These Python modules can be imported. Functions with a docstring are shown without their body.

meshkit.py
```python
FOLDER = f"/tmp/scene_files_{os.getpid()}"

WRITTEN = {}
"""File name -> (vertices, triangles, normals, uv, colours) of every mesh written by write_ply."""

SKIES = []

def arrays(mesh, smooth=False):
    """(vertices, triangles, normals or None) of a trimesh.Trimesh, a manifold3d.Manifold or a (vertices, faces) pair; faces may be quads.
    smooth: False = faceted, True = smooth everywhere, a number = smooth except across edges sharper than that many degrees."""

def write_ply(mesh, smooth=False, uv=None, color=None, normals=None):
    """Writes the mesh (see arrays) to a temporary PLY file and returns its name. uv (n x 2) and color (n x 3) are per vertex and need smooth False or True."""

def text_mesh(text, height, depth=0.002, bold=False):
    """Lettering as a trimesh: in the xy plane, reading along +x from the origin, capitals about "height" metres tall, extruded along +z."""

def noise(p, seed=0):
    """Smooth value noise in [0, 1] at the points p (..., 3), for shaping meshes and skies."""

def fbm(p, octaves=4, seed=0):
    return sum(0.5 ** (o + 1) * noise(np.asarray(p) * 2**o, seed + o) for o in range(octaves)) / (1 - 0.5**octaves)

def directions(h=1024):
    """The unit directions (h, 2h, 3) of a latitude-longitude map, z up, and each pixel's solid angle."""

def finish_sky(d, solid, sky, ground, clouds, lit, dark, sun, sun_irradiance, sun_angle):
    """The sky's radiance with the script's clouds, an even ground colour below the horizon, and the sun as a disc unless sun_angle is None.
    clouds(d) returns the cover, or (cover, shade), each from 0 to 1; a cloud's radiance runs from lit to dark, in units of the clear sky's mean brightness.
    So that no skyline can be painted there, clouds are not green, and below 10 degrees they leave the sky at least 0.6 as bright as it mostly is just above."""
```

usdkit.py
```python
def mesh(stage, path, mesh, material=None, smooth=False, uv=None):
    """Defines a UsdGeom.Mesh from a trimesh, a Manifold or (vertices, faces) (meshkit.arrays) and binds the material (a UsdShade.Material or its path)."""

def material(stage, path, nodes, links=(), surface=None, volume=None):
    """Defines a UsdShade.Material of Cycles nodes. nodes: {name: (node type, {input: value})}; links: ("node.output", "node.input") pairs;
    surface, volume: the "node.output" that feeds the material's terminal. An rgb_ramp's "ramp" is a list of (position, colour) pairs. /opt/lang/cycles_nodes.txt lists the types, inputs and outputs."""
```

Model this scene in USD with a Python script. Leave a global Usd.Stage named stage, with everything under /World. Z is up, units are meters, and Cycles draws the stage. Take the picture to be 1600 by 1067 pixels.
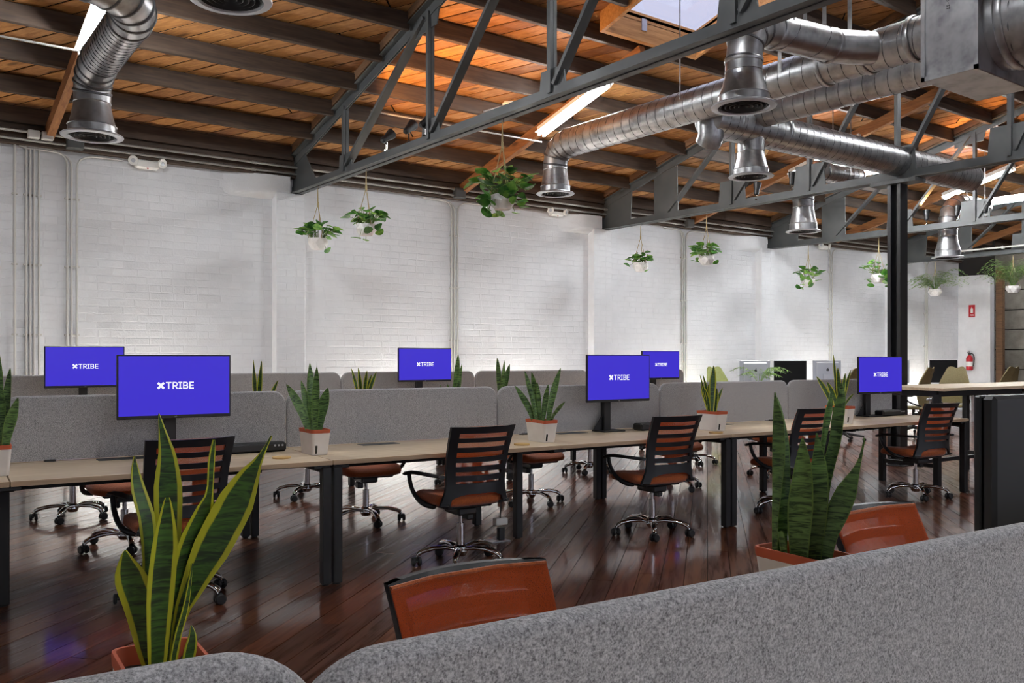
import math, random
import numpy as np, trimesh, shapely
from shapely.geometry import Polygon, box as sbox, LineString
from shapely import affinity
import meshkit, usdkit
from pxr import Usd, UsdGeom, UsdLux, UsdShade, Sdf, Gf

stage = Usd.Stage.CreateInMemory()
UsdGeom.SetStageUpAxis(stage, UsdGeom.Tokens.z)
UsdGeom.SetStageMetersPerUnit(stage, 1.0)
UsdGeom.Xform.Define(stage, '/World'); UsdGeom.Scope.Define(stage, '/World/Looks')
RNG = random.Random(7); NPR = np.random.RandomState(7)

# ------------------------------------------------------------------ camera, sky, area lights, exposure
EYE = 1.35
AZ = 53.4                                   # the wall runs along +X, the camera looks 53.4 degrees left of it
cam = UsdGeom.Camera.Define(stage, '/World/Camera')
cam.AddTranslateOp().Set(Gf.Vec3d(0, 0, EYE))
cam.AddRotateXYZOp().Set(Gf.Vec3f(90, 0, AZ - 90))
cam.CreateHorizontalApertureAttr(36.0); cam.CreateVerticalApertureAttr(36.0 * 1067 / 1600)
cam.CreateFocalLengthAttr(1390 / 1600 * 36.0)
cam.CreateVerticalApertureOffsetAttr(24.5 / 1600 * 36.0)
cam.CreateClippingRangeAttr(Gf.Vec2f(0.05, 200))
cam.CreateExposureAttr(0.85)

def mat(name, nodes, links=(), surface='p.BSDF'):
    return usdkit.material(stage, '/World/Looks/' + name, nodes, links, surface=surface)

def C(h, k=1.0):
    h = h.lstrip('#'); v = np.array([int(h[i:i + 2], 16) for i in (0, 2, 4)]) / 255.0
    v = np.where(v <= 0.04045, v / 12.92, ((v + 0.055) / 1.055) ** 2.4)
    return tuple(float(x) for x in v * k)

dome = UsdLux.DomeLight.Define(stage, '/World/Sky')
dome.CreateIntensityAttr(0.16); dome.CreateColorAttr(Gf.Vec3f(0.84, 0.85, 1.0))

def rect_light(name, pos, w, h, rot, power, col):
    l = UsdLux.RectLight.Define(stage, '/World/' + name)
    l.AddTranslateOp().Set(Gf.Vec3d(*pos)); l.AddRotateXYZOp().Set(Gf.Vec3f(*rot))
    l.CreateWidthAttr(w); l.CreateHeightAttr(h); l.CreateIntensityAttr(power); l.CreateColorAttr(Gf.Vec3f(*col))
    return l

SLOPE = 0.27; RIDGE = 3.0; YW = 11.5; YB = -5.5; X0 = -3.2; X1 = 24.6
def roof_z(y, base=4.16):                   # underside of the roof boards
    return base + SLOPE * (YW - y) if y >= RIDGE else base + SLOPE * (YW - RIDGE) - SLOPE * (RIDGE - y)
# skylights (x0, x1, y0, y1): daylight enters through each of them
SKYLIGHTS = [(6.85, 8.35, 5.55, 7.45), (1.1, 2.6, 4.2, 6.1), (11.9, 13.4, 3.25, 5.0), (16.4, 17.9, 3.25, 5.0), (6.85, 8.35, -0.6, 1.3)]
SKY_POWER = 0.5
for i, (a, b, c, d) in enumerate(SKYLIGHTS):
    s = math.degrees(math.atan(SLOPE)) * (-1 if c > RIDGE else 1)
    rect_light('skylight_daylight_%03d' % i, ((a + b) / 2, (c + d) / 2, roof_z((c + d) / 2) + 0.26), b - a + .3, d - c + .3, (s, 0, 0), SKY_POWER, (0.86, 0.88, 1.0))
# daylight through the high windows of the wall behind the camera
WINDOWS = [(-1.0, 2.4), (4.0, 7.4), (9.0, 12.4), (14.0, 17.4)]
for i, (a, b) in enumerate(WINDOWS):
    rect_light('window_daylight_%03d' % i, ((a + b) / 2, YB - 0.25, 2.5), b - a, 1.5, (90, 0, 0), 1.0, (0.95, 0.97, 1.0))

# ------------------------------------------------------------------ names, groups, meshes
_used = {}
def free(parent, name):
    k = (parent, name); n = _used.get(k, 0); _used[k] = n + 1
    return parent + '/' + (name if n == 0 else '%s_%03d' % (name, n))

def tag(prim, label=None, cat=None, group=None, kind=None):
    for k, v in (('label', label), ('category', cat), ('group', group), ('kind', kind)):
        if v: prim.SetCustomDataByKey(k, v)

GROUPS = {'office_chair': 'orange office chairs', 'desk_screen': 'grey felt desk screens', 'workbench': 'oak workbenches', 'snake_plant': 'snake plants in white planters', 'hanging_plant': 'plants hanging from the trusses', 'roof_truss': 'grey steel roof trusses', 'strip_light': 'strip lights under the roof',
          'track_spotlight': 'black spotlights on the trusses', 'conduit': 'conduits on the wall and roof', 'junction_box': 'junction boxes at the wall top', 'emergency_light': 'emergency lights on the wall', 'duct_run': 'galvanised ducts', 'coaster': 'cork coasters', 'docking_box': 'docking boxes on the desks', 'computer': 'computers on the white table', 'mesh_chair': 'olive mesh chairs', 'monitor': 'monitors on the desks', 'floor_uplight': 'LED bars at the wall foot'}
def thing(name, label=None, cat=None, loc=(0, 0, 0), rz=0.0, group=None, kind=None):
    group = group or GROUPS.get(name)
    x = UsdGeom.Xform.Define(stage, free('/World', name))
    x.AddTranslateOp().Set(Gf.Vec3d(*map(float, loc))); x.AddRotateZOp().Set(float(rz))
    tag(x.GetPrim(), label, cat, group, kind)
    return x.GetPrim()

def part(parent, name, m, material, label=None, smooth=False, kind=None, uv=None):
    path = free(str(parent.GetPath()), name)
    p = usdkit.mesh(stage, path, m, material, smooth=smooth, uv=uv).GetPrim()
    tag(p, label, None, None, kind)
    return p

def copy_of(src, loc, rz, label=None, group=None, cat=None):
    base = src.GetName()
    import re
    base = re.sub(r'_\d{3}$', '', base)
    x = UsdGeom.Xform.Define(stage, free('/World', base))
    x.GetPrim().GetReferences().AddInternalReference(src.GetPath())
    x.GetPrim().SetInstanceable(True)
    x.ClearXformOpOrder()
    UsdGeom.Xformable(x).AddTranslateOp().Set(Gf.Vec3d(*map(float, loc))); UsdGeom.Xformable(x).AddRotateZOp().Set(float(rz))
    tag(x.GetPrim(), label, cat, group or GROUPS.get(base))
    return x.GetPrim()

class MB:
    def __init__(s): s.v = []; s.f = []; s.n = 0
    def add(s, v, f):
        v = np.asarray(v, float); f = np.asarray(f, int)
        if f.shape[1] == 4: f = np.vstack([f[:, [0, 1, 2]], f[:, [0, 2, 3]]])
        s.v.append(v); s.f.append(f + s.n); s.n += len(v); return s
    def tm(s, m): return s.add(m.vertices, m.faces)
    def get(s): return (np.vstack(s.v), np.vstack(s.f))
    def __iadd__(s, vf): return s.add(*vf)

BOXF = np.array([[0, 3, 2, 1], [4, 5, 6, 7], [0, 1, 5, 4], [1, 2, 6, 5], [2, 3, 7, 6], [3, 0, 4, 7]])
def Q(f): f = np.asarray(f); return np.vstack([f[:, [0, 1, 2]], f[:, [0, 2, 3]]]) if f.shape[1] == 4 else f
def bx(x0, x1, y0, y1, z0, z1):
    return np.array([[x0, y0, z0], [x1, y0, z0], [x1, y1, z0], [x0, y1, z0], [x0, y0, z1], [x1, y0, z1], [x1, y1, z1], [x0, y1, z1]], float), Q(BOXF)
def move(vf, d): return vf[0] + np.asarray(d, float), vf[1]
def rot(vf, axis, deg, at=(0, 0, 0)):
    a = math.radians(deg); c, s = math.cos(a), math.sin(a)
    R = {'x': [[1, 0, 0], [0, c, -s], [0, s, c]], 'y': [[c, 0, s], [0, 1, 0], [-s, 0, c]], 'z': [[c, -s, 0], [s, c, 0], [0, 0, 1]]}[axis]
    return (vf[0] - at) @ np.array(R).T + at, vf[1]
def cbx(x0, x1, y0, y1, z0, z1, c):          # chamfered box (hull)
    p = []
    for sx, X in ((1, x0), (-1, x1)):
        for sy, Y in ((1, y0), (-1, y1)):
            for sz, Z in ((1, z0), (-1, z1)):
                p += [(X, Y + sy * c, Z + sz * c), (X + sx * c, Y, Z + sz * c), (X + sx * c, Y + sy * c, Z)]
    h = trimesh.Trimesh(np.array(p)).convex_hull
    return np.array(h.vertices), np.array(h.faces)
def prism(poly, z0, z1, zf=None):            # polygon in xy extruded z0..z1; zf(x, y) lifts it
    m = trimesh.creation.extrude_polygon(poly, z1 - z0, engine='earcut'); v = np.array(m.vertices); v[:, 2] += z0
    if zf is not None: v[:, 2] += np.array([zf(a, b) for a, b in v[:, :2]])
    return v, np.array(m.faces)
def frame_of(t):
    t = t / (np.linalg.norm(t) + 1e-12); a = np.cross(t, [0, 0, 1.0] if abs(t[2]) < .95 else [1.0, 0, 0]); a /= np.linalg.norm(a); return a, np.cross(a, t)
def tube(pts, r, n=10, caps=True):           # r: number or list
    p = np.asarray(pts, float); m = len(p); r = np.broadcast_to(np.asarray(r, float), (m,))
    t = np.gradient(p, axis=0) if m > 2 else np.repeat([p[1] - p[0]], 2, 0)
    t = t / (np.linalg.norm(t, axis=1, keepdims=True) + 1e-12)
    a, b = frame_of(t[0]); ang = np.arange(n) * 2 * np.pi / n; V = []
    for i in range(m):
        a = a - t[i] * (a @ t[i]); a /= np.linalg.norm(a); b = np.cross(a, t[i])
        V.append(p[i] + r[i] * (np.cos(ang)[:, None] * a + np.sin(ang)[:, None] * b))
    V = np.vstack(V); F = []
    for i in range(m - 1):
        for j in range(n):
            k = (j + 1) % n; F += [[i * n + j, i * n + k, (i + 1) * n + k], [i * n + j, (i + 1) * n + k, (i + 1) * n + j]]
    if caps:
        for i in range(1, n - 1): F += [[0, i + 1, i], [(m - 1) * n, (m - 1) * n + i, (m - 1) * n + i + 1]]
    F = np.array(F)[:, ::-1]
    return V, F
def lathe(prof, n=28, at=(0, 0, 0)):         # prof: (r, z) pairs, top to bottom or any order
    p = np.asarray(prof, float); m = len(p); ang = np.arange(n) * 2 * np.pi / n
    V = np.stack([np.outer(p[:, 0], np.cos(ang)), np.outer(p[:, 0], np.sin(ang)), np.repeat(p[:, 1:2], n, 1)], -1).reshape(-1, 3) + at; F = []
    for i in range(m - 1):
        for j in range(n):
            k = (j + 1) % n; F += [[i * n + j, i * n + k, (i + 1) * n + k], [i * n + j, (i + 1) * n + k, (i + 1) * n + j]]
    return V, np.array(F)
def beam(a, b, w, h, up=(0, 0, 1)):          # rectangular bar from a to b, w sideways, h along up
    a = np.asarray(a, float); b = np.asarray(b, float); t = (b - a) / np.linalg.norm(b - a); s = np.cross(t, up); s /= np.linalg.norm(s); u = np.cross(s, t)
    V = [p + s * i * w / 2 + u * j * h / 2 for p in (a, b) for i, j in ((-1, -1), (1, -1), (1, 1), (-1, 1))]
    return np.array(V), Q(np.array([[0, 1, 2, 3], [7, 6, 5, 4], [0, 4, 5, 1], [1, 5, 6, 2], [2, 6, 7, 3], [3, 7, 4, 0]]))[:, ::-1]
def arc(p0, p1, p2, n=8):                    # quadratic curve
    t = np.linspace(0, 1, n)[:, None]; p0, p1, p2 = map(lambda q: np.asarray(q, float), (p0, p1, p2))
    return (1 - t) ** 2 * p0 + 2 * t * (1 - t) * p1 + t * t * p2
def bez(p0, p1, p2, p3, n=10):
    t = np.linspace(0, 1, n)[:, None]; p0, p1, p2, p3 = map(lambda q: np.asarray(q, float), (p0, p1, p2, p3))
    return (1 - t) ** 3 * p0 + 3 * t * (1 - t) ** 2 * p1 + 3 * t * t * (1 - t) * p2 + t ** 3 * p3
def join(*vfs):
    m = MB()
    for q in vfs: m.add(*q)
    return m.get()

# desks stand 3.9 degrees askew of the wall: u runs along the rows, v towards the wall
DA = -3.9; _a = math.radians(DA)
DU = np.array([math.cos(_a), math.sin(_a), 0]); DV = np.array([-math.sin(_a), math.cos(_a), 0])
def D(u, v, z=0.0): return tuple(DU * u + DV * v + np.array([0, 0, z]))
FW = np.array([math.cos(math.radians(AZ)), math.sin(math.radians(AZ)), 0]); RT = np.array([FW[1], -FW[0], 0])
def seen(p):                                  # distance of a point that stands in the photographed field, else None
    p = np.asarray(p, float) - (0, 0, EYE); d = p @ FW
    if d < .4: return None
    x, y = 800 + 1390 * (p @ RT) / d, 558 - 1390 * p[2] / d
    return d if -30 < x < 1630 and -30 < y < 1100 else None

# ------------------------------------------------------------------ materials
def P(**k): return ('principled_bsdf', k)
def plain(name, col, rough=.5, metallic=0., **k):
    return mat(name, {'p': P(base_color=col, roughness=rough, metallic=metallic, **k)})
def mottled(name, col, col2, scale=6., rough=.6, detail=4, bump=0., bscale=None, metallic=0., rr=None, stretch=None, rotz=0., **k):
    nodes = {'g': ('geometry', {}), 'm': ('mapping', {'scale': stretch or (1, 1, 1), 'rotation': (0, 0, math.radians(rotz))}), 'n': ('noise_texture', {'scale': scale, 'detail': detail, 'roughness': .6}),
             'r': ('rgb_ramp', {'ramp': [(0.3, col), (0.7, col2)]}), 'p': P(roughness=rough, metallic=metallic, **k)}
    links = [('g.position', 'm.vector'), ('m.vector', 'n.vector'), ('n.fac', 'r.fac'), ('r.color', 'p.base_color')]
    if rr: nodes['q'] = ('map_range', {'from_min': .3, 'from_max': .7, 'to_min': rr[0], 'to_max': rr[1]}); links += [('n.fac', 'q.value'), ('q.result', 'p.roughness')]
    if bump:
        nodes['n2'] = ('noise_texture', {'scale': bscale or scale * 4, 'detail': 3}); nodes['b'] = ('bump', {'strength': bump, 'distance': .01})
        links += [('m.vector', 'n2.vector'), ('n2.fac', 'b.height'), ('b.normal', 'p.normal')]
    return mat(name, nodes, links)
def wood(name, dark, light, azim, tilt_scale=(2.2, 26, 26), rough=.6, knots=True, bump=.15, **k):
    # grain runs along the azimuth; broad tone noise, fine fibres and knots
    nodes = {'g': ('geometry', {}), 'm': ('mapping', {'rotation': (0, 0, math.radians(-azim))}), 'm2': ('mapping', {'scale': tilt_scale}),
             'n': ('noise_texture', {'scale': 1.0, 'detail': 5, 'roughness': .62, 'distortion': .6}), 'r': ('rgb_ramp', {'ramp': [(.25, dark), (.5, tuple((np.array(dark) + np.array(light)) / 2)), (.75, light)]}),
             'p': P(roughness=rough, **k), 'b': ('bump', {'strength': bump, 'distance': .004})}
    links = [('g.position', 'm.vector'), ('m.vector', 'm2.vector'), ('m2.vector', 'n.vector'), ('n.fac', 'r.fac'), ('n.fac', 'b.height'), ('b.normal', 'p.normal')]
    if knots:
        nodes |= {'m3': ('mapping', {'scale': (1.6, 5, 5)}), 'v': ('voronoi_texture', {'scale': 1.0}), 'kr': ('rgb_ramp', {'ramp': [(0.0, (.25, .25, .25)), (.09, (.45, .42, .4)), (.17, (1, 1, 1))]}), 'x': ('mix', {'mix_type': 'multiply', 'fac': 1.0})}
        links += [('m.vector', 'm3.vector'), ('m3.vector', 'v.vector'), ('v.distance', 'kr.fac'), ('r.color', 'x.color1'), ('kr.color', 'x.color2'), ('x.color', 'p.base_color')]
    else: links += [('r.color', 'p.base_color')]
    return mat(name, nodes, links)

M = {}
def near_far(c, k): return tuple(float(x * k) for x in c)
FLOOR_AZ, ROOF_AZ = 41.0, 135.0
for i, (d, l) in enumerate([('#2e150b', '#66341e'), ('#381b0e', '#743f25'), ('#281209', '#58301d'), ('#3b1e0f', '#754424')]):
    nodes = {'g': ('geometry', {}), 'm': ('mapping', {'rotation': (0, 0, math.radians(-FLOOR_AZ))}), 'm2': ('mapping', {'scale': (1.6, 22, 1)}), 'n': ('noise_texture', {'scale': 1.0, 'detail': 5, 'roughness': .6, 'distortion': .5}),
             'r': ('rgb_ramp', {'ramp': [(.25, C(d)), (.75, C(l))]}), 'm3': ('mapping', {'scale': (1.0, 6, 1)}), 'n2': ('noise_texture', {'scale': 2.2, 'detail': 3}), 'b': ('bump', {'strength': .14, 'distance': .006}),
             'q': ('map_range', {'from_min': .3, 'from_max': .7, 'to_min': .24, 'to_max': .42}), 'p': P(specular_ior_level=.3, coat_weight=.55, coat_roughness=.09)}
    M['floor%d' % i] = mat('floor_wood_%d' % i, nodes, [('g.position', 'm.vector'), ('m.vector', 'm2.vector'), ('m2.vector', 'n.vector'), ('n.fac', 'r.fac'), ('r.color', 'p.base_color'),
        ('m.vector', 'm3.vector'), ('m3.vector', 'n2.vector'), ('n2.fac', 'b.height'), ('b.normal', 'p.normal'), ('n.fac', 'q.value'), ('q.result', 'p.roughness')])
for i, (d, l) in enumerate([('#8c5829', '#c48c50'), ('#7d4e26', '#b57f48'), ('#986236', '#cc9a62'), ('#6a4024', '#a16e41')]):
    M['roof%d' % i] = wood('roof_wood_%d' % i, C(d), C(l), ROOF_AZ, rough=.65)
M['purlin'] = wood('purlin_wood', C('#2c221b'), C('#524033'), 0, rough=.75, knots=False)
M['rafter'] = wood('rafter_wood', C('#6f4526'), C('#a87242'), 90, rough=.7)
M['nailer'] = wood('nailer_wood', C('#4a3423'), C('#7d5c3f'), 90, rough=.75, knots=False)
M['curb'] = wood('curb_wood', C('#a06c3a'), C('#d09d62'), 0, rough=.7)
M['roofcover'] = plain('roof_felt', C('#120f0d'), .9); M['shade'] = plain('dark_boarding', C('#2c2825'), .9)
M['brick'] = mottled('painted_brick', C('#d3d4d7'), C('#dddee1'), 3.0, .62, bump=.3, bscale=38.)
M['brick_stain'] = mottled('painted_brick_worn', C('#cdced1'), C('#dadbde'), 1.6, .65, bump=.35, bscale=38.)
M['mortar'] = mottled('painted_mortar', C('#d1d2d5'), C('#dbdcdf'), 5.0, .7, bump=.3, bscale=60.)
M['block'] = mottled('grey_concrete_block', C('#8a847a'), C('#a9a297'), 5., .85, bump=.4, bscale=50)
M['joint'] = plain('dark_joint', C('#2b2724'), .9)
M['steel'] = mottled('grey_painted_steel', C('#404345'), C('#535555'), 2.5, .5, bump=.05, rr=(.42, .6))
M['column'] = plain('black_painted_steel', C('#1b1b1d'), .38)
M['galv'] = mottled('galvanised_sheet', C('#a2a3a5'), C('#bcbdbe'), 7., .34, metallic=.9, detail=3, rr=(.30, .42), stretch=(1, 1, 1))
M['seam'] = plain('duct_seam', C('#6d6e70'), .4, .9)
M['grille'] = plain('dark_grille', C('#2a2a2b'), .5)
M['conduit'] = plain('painted_conduit', C('#c6c4c0'), .5)
M['conduit_m'] = plain('steel_conduit', C('#9a9894'), .4, .7)
M['white'] = plain('white_plastic', C('#e4e3df'), .4)
M['black'] = plain('black_plastic', C('#17181a'), .42)
M['blackmatte'] = plain('black_matte_steel', C('#161617'), .5)
M['frame'] = plain('charcoal_nylon', C('#202327'), .42)
M['chrome'] = plain('polished_chrome', C('#d2d2d4'), .1, 1.0)
M['bluegrey'] = plain('bluegrey_shell', C('#36424d'), .45)
M['tube_on'] = mat('fluorescent_tube', {'e': ('emission', {'color': (.95, .98, 1.0), 'strength': 150.0})}, surface='e.emission')
M['led'] = mat('warm_white_led', {'e': ('emission', {'color': (1.0, .94, .84), 'strength': 85.0})}, surface='e.emission')
M['oak'] = wood('light_oak_laminate', C('#cbb08f'), C('#ead8ba'), DA, tilt_scale=(1.4, 30, 30), rough=.30, knots=False, bump=.03)
M['oak_edge'] = wood('oak_edge_band', C('#a2866a'), C('#c4aa8a'), DA, tilt_scale=(1.4, 30, 30), rough=.5, knots=False, bump=.03)
M['cork'] = plain('cork_disc', C('#c8a468'), .8)
def felt(name, a, b, s=260.):
    return mat(name, {'g': ('geometry', {}), 'n': ('noise_texture', {'scale': s, 'detail': 3, 'roughness': .7}), 'nb': ('noise_texture', {'scale': s * .45, 'detail': 2}), 'ad': ('mix_float', {'fac': .3}), 'r': ('rgb_ramp', {'ramp': [(.36, a), (.64, b)]}),
        'b': ('bump', {'strength': .5, 'distance': .002}), 'p': P(roughness=.95, sheen_weight=.25, sheen_roughness=.6, specular_ior_level=.15)},
        [('g.position', 'n.vector'), ('g.position', 'nb.vector'), ('n.fac', 'ad.a'), ('nb.fac', 'ad.b'), ('ad.result', 'r.fac'), ('r.color', 'p.base_color'), ('n.fac', 'b.height'), ('b.normal', 'p.normal')])
M['felt'] = felt('grey_felt', C('#605f60'), C('#c8c7c8'), 400.)
M['felt_edge'] = felt('grey_felt_edging', C('#6a696a'), C('#cccbcc'), 400.)
M['orange'] = mottled('orange_fabric', C('#9c4a1c'), C('#bd6128'), 120., .9, bump=.3, bscale=300, sheen_weight=.3)
M['mesh'] = mat('orange_mesh', {'g': ('texture_coordinate', {}), 'm': ('mapping', {'scale': (260, 260, 260)}), 'v': ('voronoi_texture', {'scale': 1.0}), 'q': ('map_range', {'from_min': .28, 'from_max': .4, 'to_min': .84, 'to_max': .42, 'clamp': True}),
    't': ('transparent_bsdf', {'color': (1, 1, 1)}), 'd': P(base_color=C('#e0601f'), roughness=.8), 'tl': ('translucent_bsdf', {'color': C('#c8602c')}), 'mx': ('mix_closure', {'fac': .3}), 'mm': ('mix_closure', {})},
    [('g.object', 'm.vector'), ('m.vector', 'v.vector'), ('v.distance', 'q.value'), ('d.BSDF', 'mx.closure1'), ('tl.BSDF', 'mx.closure2'), ('q.result', 'mm.fac'), ('mx.closure', 'mm.closure1'), ('t.BSDF', 'mm.closure2')], surface='mm.closure')
M['screen'] = mat('blue_screen', {'e': ('emission', {'color': C('#4335d2'), 'strength': .52}), 'gl': ('glossy_bsdf', {'color': (.015, .015, .015), 'roughness': .25}), 'a': ('add_closure', {})}, [('e.emission', 'a.closure1'), ('gl.BSDF', 'a.closure2')], surface='a.closure')
M['logo'] = mat('white_screen_lettering', {'e': ('emission', {'color': (.92, .92, 1.0), 'strength': .56})}, surface='e.emission')
M['dark_screen'] = plain('dark_screen', C('#09090a'), .5, specular_ior_level=.2)
M['alu'] = plain('silver_aluminium', C('#b9bcc2'), .4, .6)
M['pot'] = mottled('white_planter', C('#d9d3cc'), C('#e6e1db'), 8., .55)
M['liner'] = plain('terracotta_liner', C('#c05a36'), .6)
M['gauge'] = plain('smoked_gauge', C('#2c2b2a'), .2)
M['soil'] = mottled('dark_soil', C('#130e0a'), C('#33271c'), 90., .95, bump=.8, bscale=150)
M['bowl'] = mottled('white_concrete_bowl', C('#d0ccc9'), C('#e2dfdd'), 20., .7)
M['cord'] = plain('jute_cord', C('#a2916a'), .9)
M['stem'] = plain('green_stem', C('#5f7a33'), .6)
def snake(name, edge, body1, body2, we):
    nodes = {'uv': ('attribute', {'attribute': 'st'}), 's': ('separate_xyz', {}), 'g': ('texture_coordinate', {}), 'm': ('mapping', {'scale': (16, 16, 110)}), 'n': ('noise_texture', {'scale': 1.0, 'detail': 3, 'roughness': .6, 'distortion': 1.2}),
             'r': ('rgb_ramp', {'ramp': [(.38, body1), (.6, body2)]}), 'a': ('math', {'math_type': 'subtract', 'value2': .5}), 'ab': ('math', {'math_type': 'absolute'}), 'n2': ('noise_texture', {'scale': 40., 'detail': 1}), 'mu': ('math', {'math_type': 'multiply_add', 'value2': .05}),
             'q': ('map_range', {'from_min': we, 'from_max': we + .035, 'to_min': 0., 'to_max': 1., 'clamp': True}), 'x': ('mix', {'color2': edge}), 'p': P(roughness=.4, specular_ior_level=.45), 'tl': ('translucent_bsdf', {}), 'mm': ('mix_closure', {'fac': .12})}
    return mat(name, nodes, [('uv.vector', 's.vector'), ('s.x', 'a.value1'), ('a.value', 'ab.value1'), ('g.object', 'm.vector'), ('m.vector', 'n.vector'), ('n.fac', 'r.fac'), ('g.object', 'n2.vector'), ('n2.fac', 'mu.value1'), ('ab.value', 'mu.value3'), ('mu.value', 'q.value'),
        ('r.color', 'x.color1'), ('q.result', 'x.fac'), ('x.color', 'p.base_color'), ('x.color', 'tl.color'), ('p.BSDF', 'mm.closure1'), ('tl.BSDF', 'mm.closure2')], surface='mm.closure')
M['snake_y'] = snake('snake_leaf_yellow_edge', C('#bcbc2c'), C('#24351f'), C('#446a2a'), .335)
M['snake_g'] = snake('snake_leaf_green', C('#6d8c42'), C('#2c4526'), C('#719650'), .455)
def leafmat(name, a, b):
    return mat(name, {'g': ('texture_coordinate', {}), 'n': ('noise_texture', {'scale': 14., 'detail': 2}), 'r': ('rgb_ramp', {'ramp': [(.35, a), (.65, b)]}), 'p': P(roughness=.38), 'tl': ('translucent_bsdf', {}), 'mm': ('mix_closure', {'fac': .25})},
        [('g.object', 'n.vector'), ('n.fac', 'r.fac'), ('r.color', 'p.base_color'), ('r.color', 'tl.color'), ('p.BSDF', 'mm.closure1'), ('tl.BSDF', 'mm.closure2')], surface='mm.closure')
M['leaf0'] = leafmat('pothos_leaf_a', C('#3d7a30'), C('#72b04c')); M['leaf1'] = leafmat('pothos_leaf_b', C('#5b9a3c'), C('#a0cb62')); M['leaf2'] = leafmat('pothos_leaf_c', C('#30642f'), C('#54943f'))
M['fern'] = leafmat('fern_frond', C('#5f8a40'), C('#a3c070'))
M['glass'] = mat('skylight_glass', {'t': ('transparent_bsdf', {'color': (.93, .94, 1.0)}), 'g': ('glossy_bsdf', {'roughness': .05}), 'm': ('mix_closure', {'fac': .05})}, [('t.BSDF', 'm.closure1'), ('g.BSDF', 'm.closure2')], surface='m.closure')
M['red'] = plain('red_enamel', C('#b3202a'), .35)
M['green_mesh'] = mottled('olive_green_mesh', C('#8b9352'), C('#a3aa68'), 60., .7)
M['brown_mesh'] = mottled('brown_olive_mesh', C('#6a5f3c'), C('#7f7450'), 60., .7)
M['white_lam'] = plain('white_laminate', C('#dcdcdd'), .45)
M['bulb'] = mat('warm_spot_bulb', {'e': ('emission', {'color': (1.0, .62, .3), 'strength': 12.0})}, surface='e.emission')
M['paper'] = plain('pale_tape', C('#b8bac6'), .7)

# ------------------------------------------------------------------ floor
floor = thing('floor', 'dark red-brown varnished floor boards laid diagonally', None, kind='structure')
part(floor, 'subfloor', bx(X0, X1, YB, YW, -.20, -.022), M['joint'])
def strips(width, az, region, lens, rnd, gap):
    out = []; c = math.radians(az); d = np.array([math.cos(c), math.sin(c)]); n = np.array([-d[1], d[0]])
    x0, y0, x1, y1 = region.bounds; cs = np.array([(x0, y0), (x1, y0), (x1, y1), (x0, y1)]); s = cs @ n; t = cs @ d
    k = math.floor(s.min() / width)
    while k * width < s.max():
        a = t.min() - rnd.random() * lens
        while a < t.max():
            L = lens * (.75 + .5 * rnd.random()); b = a + L
            q = [d * p + n * r for p, r in ((a + gap / 2, k * width + gap / 2), (b - gap / 2, k * width + gap / 2), (b - gap / 2, (k + 1) * width - gap / 2), (a + gap / 2, (k + 1) * width - gap / 2))]
            g = Polygon(q).intersection(region)
            for gg in (g.geoms if hasattr(g, 'geoms') else [g]):
                if gg.geom_type == 'Polygon' and gg.area > .004: out.append(gg)
            a = b
        k += 1
    return out
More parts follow.
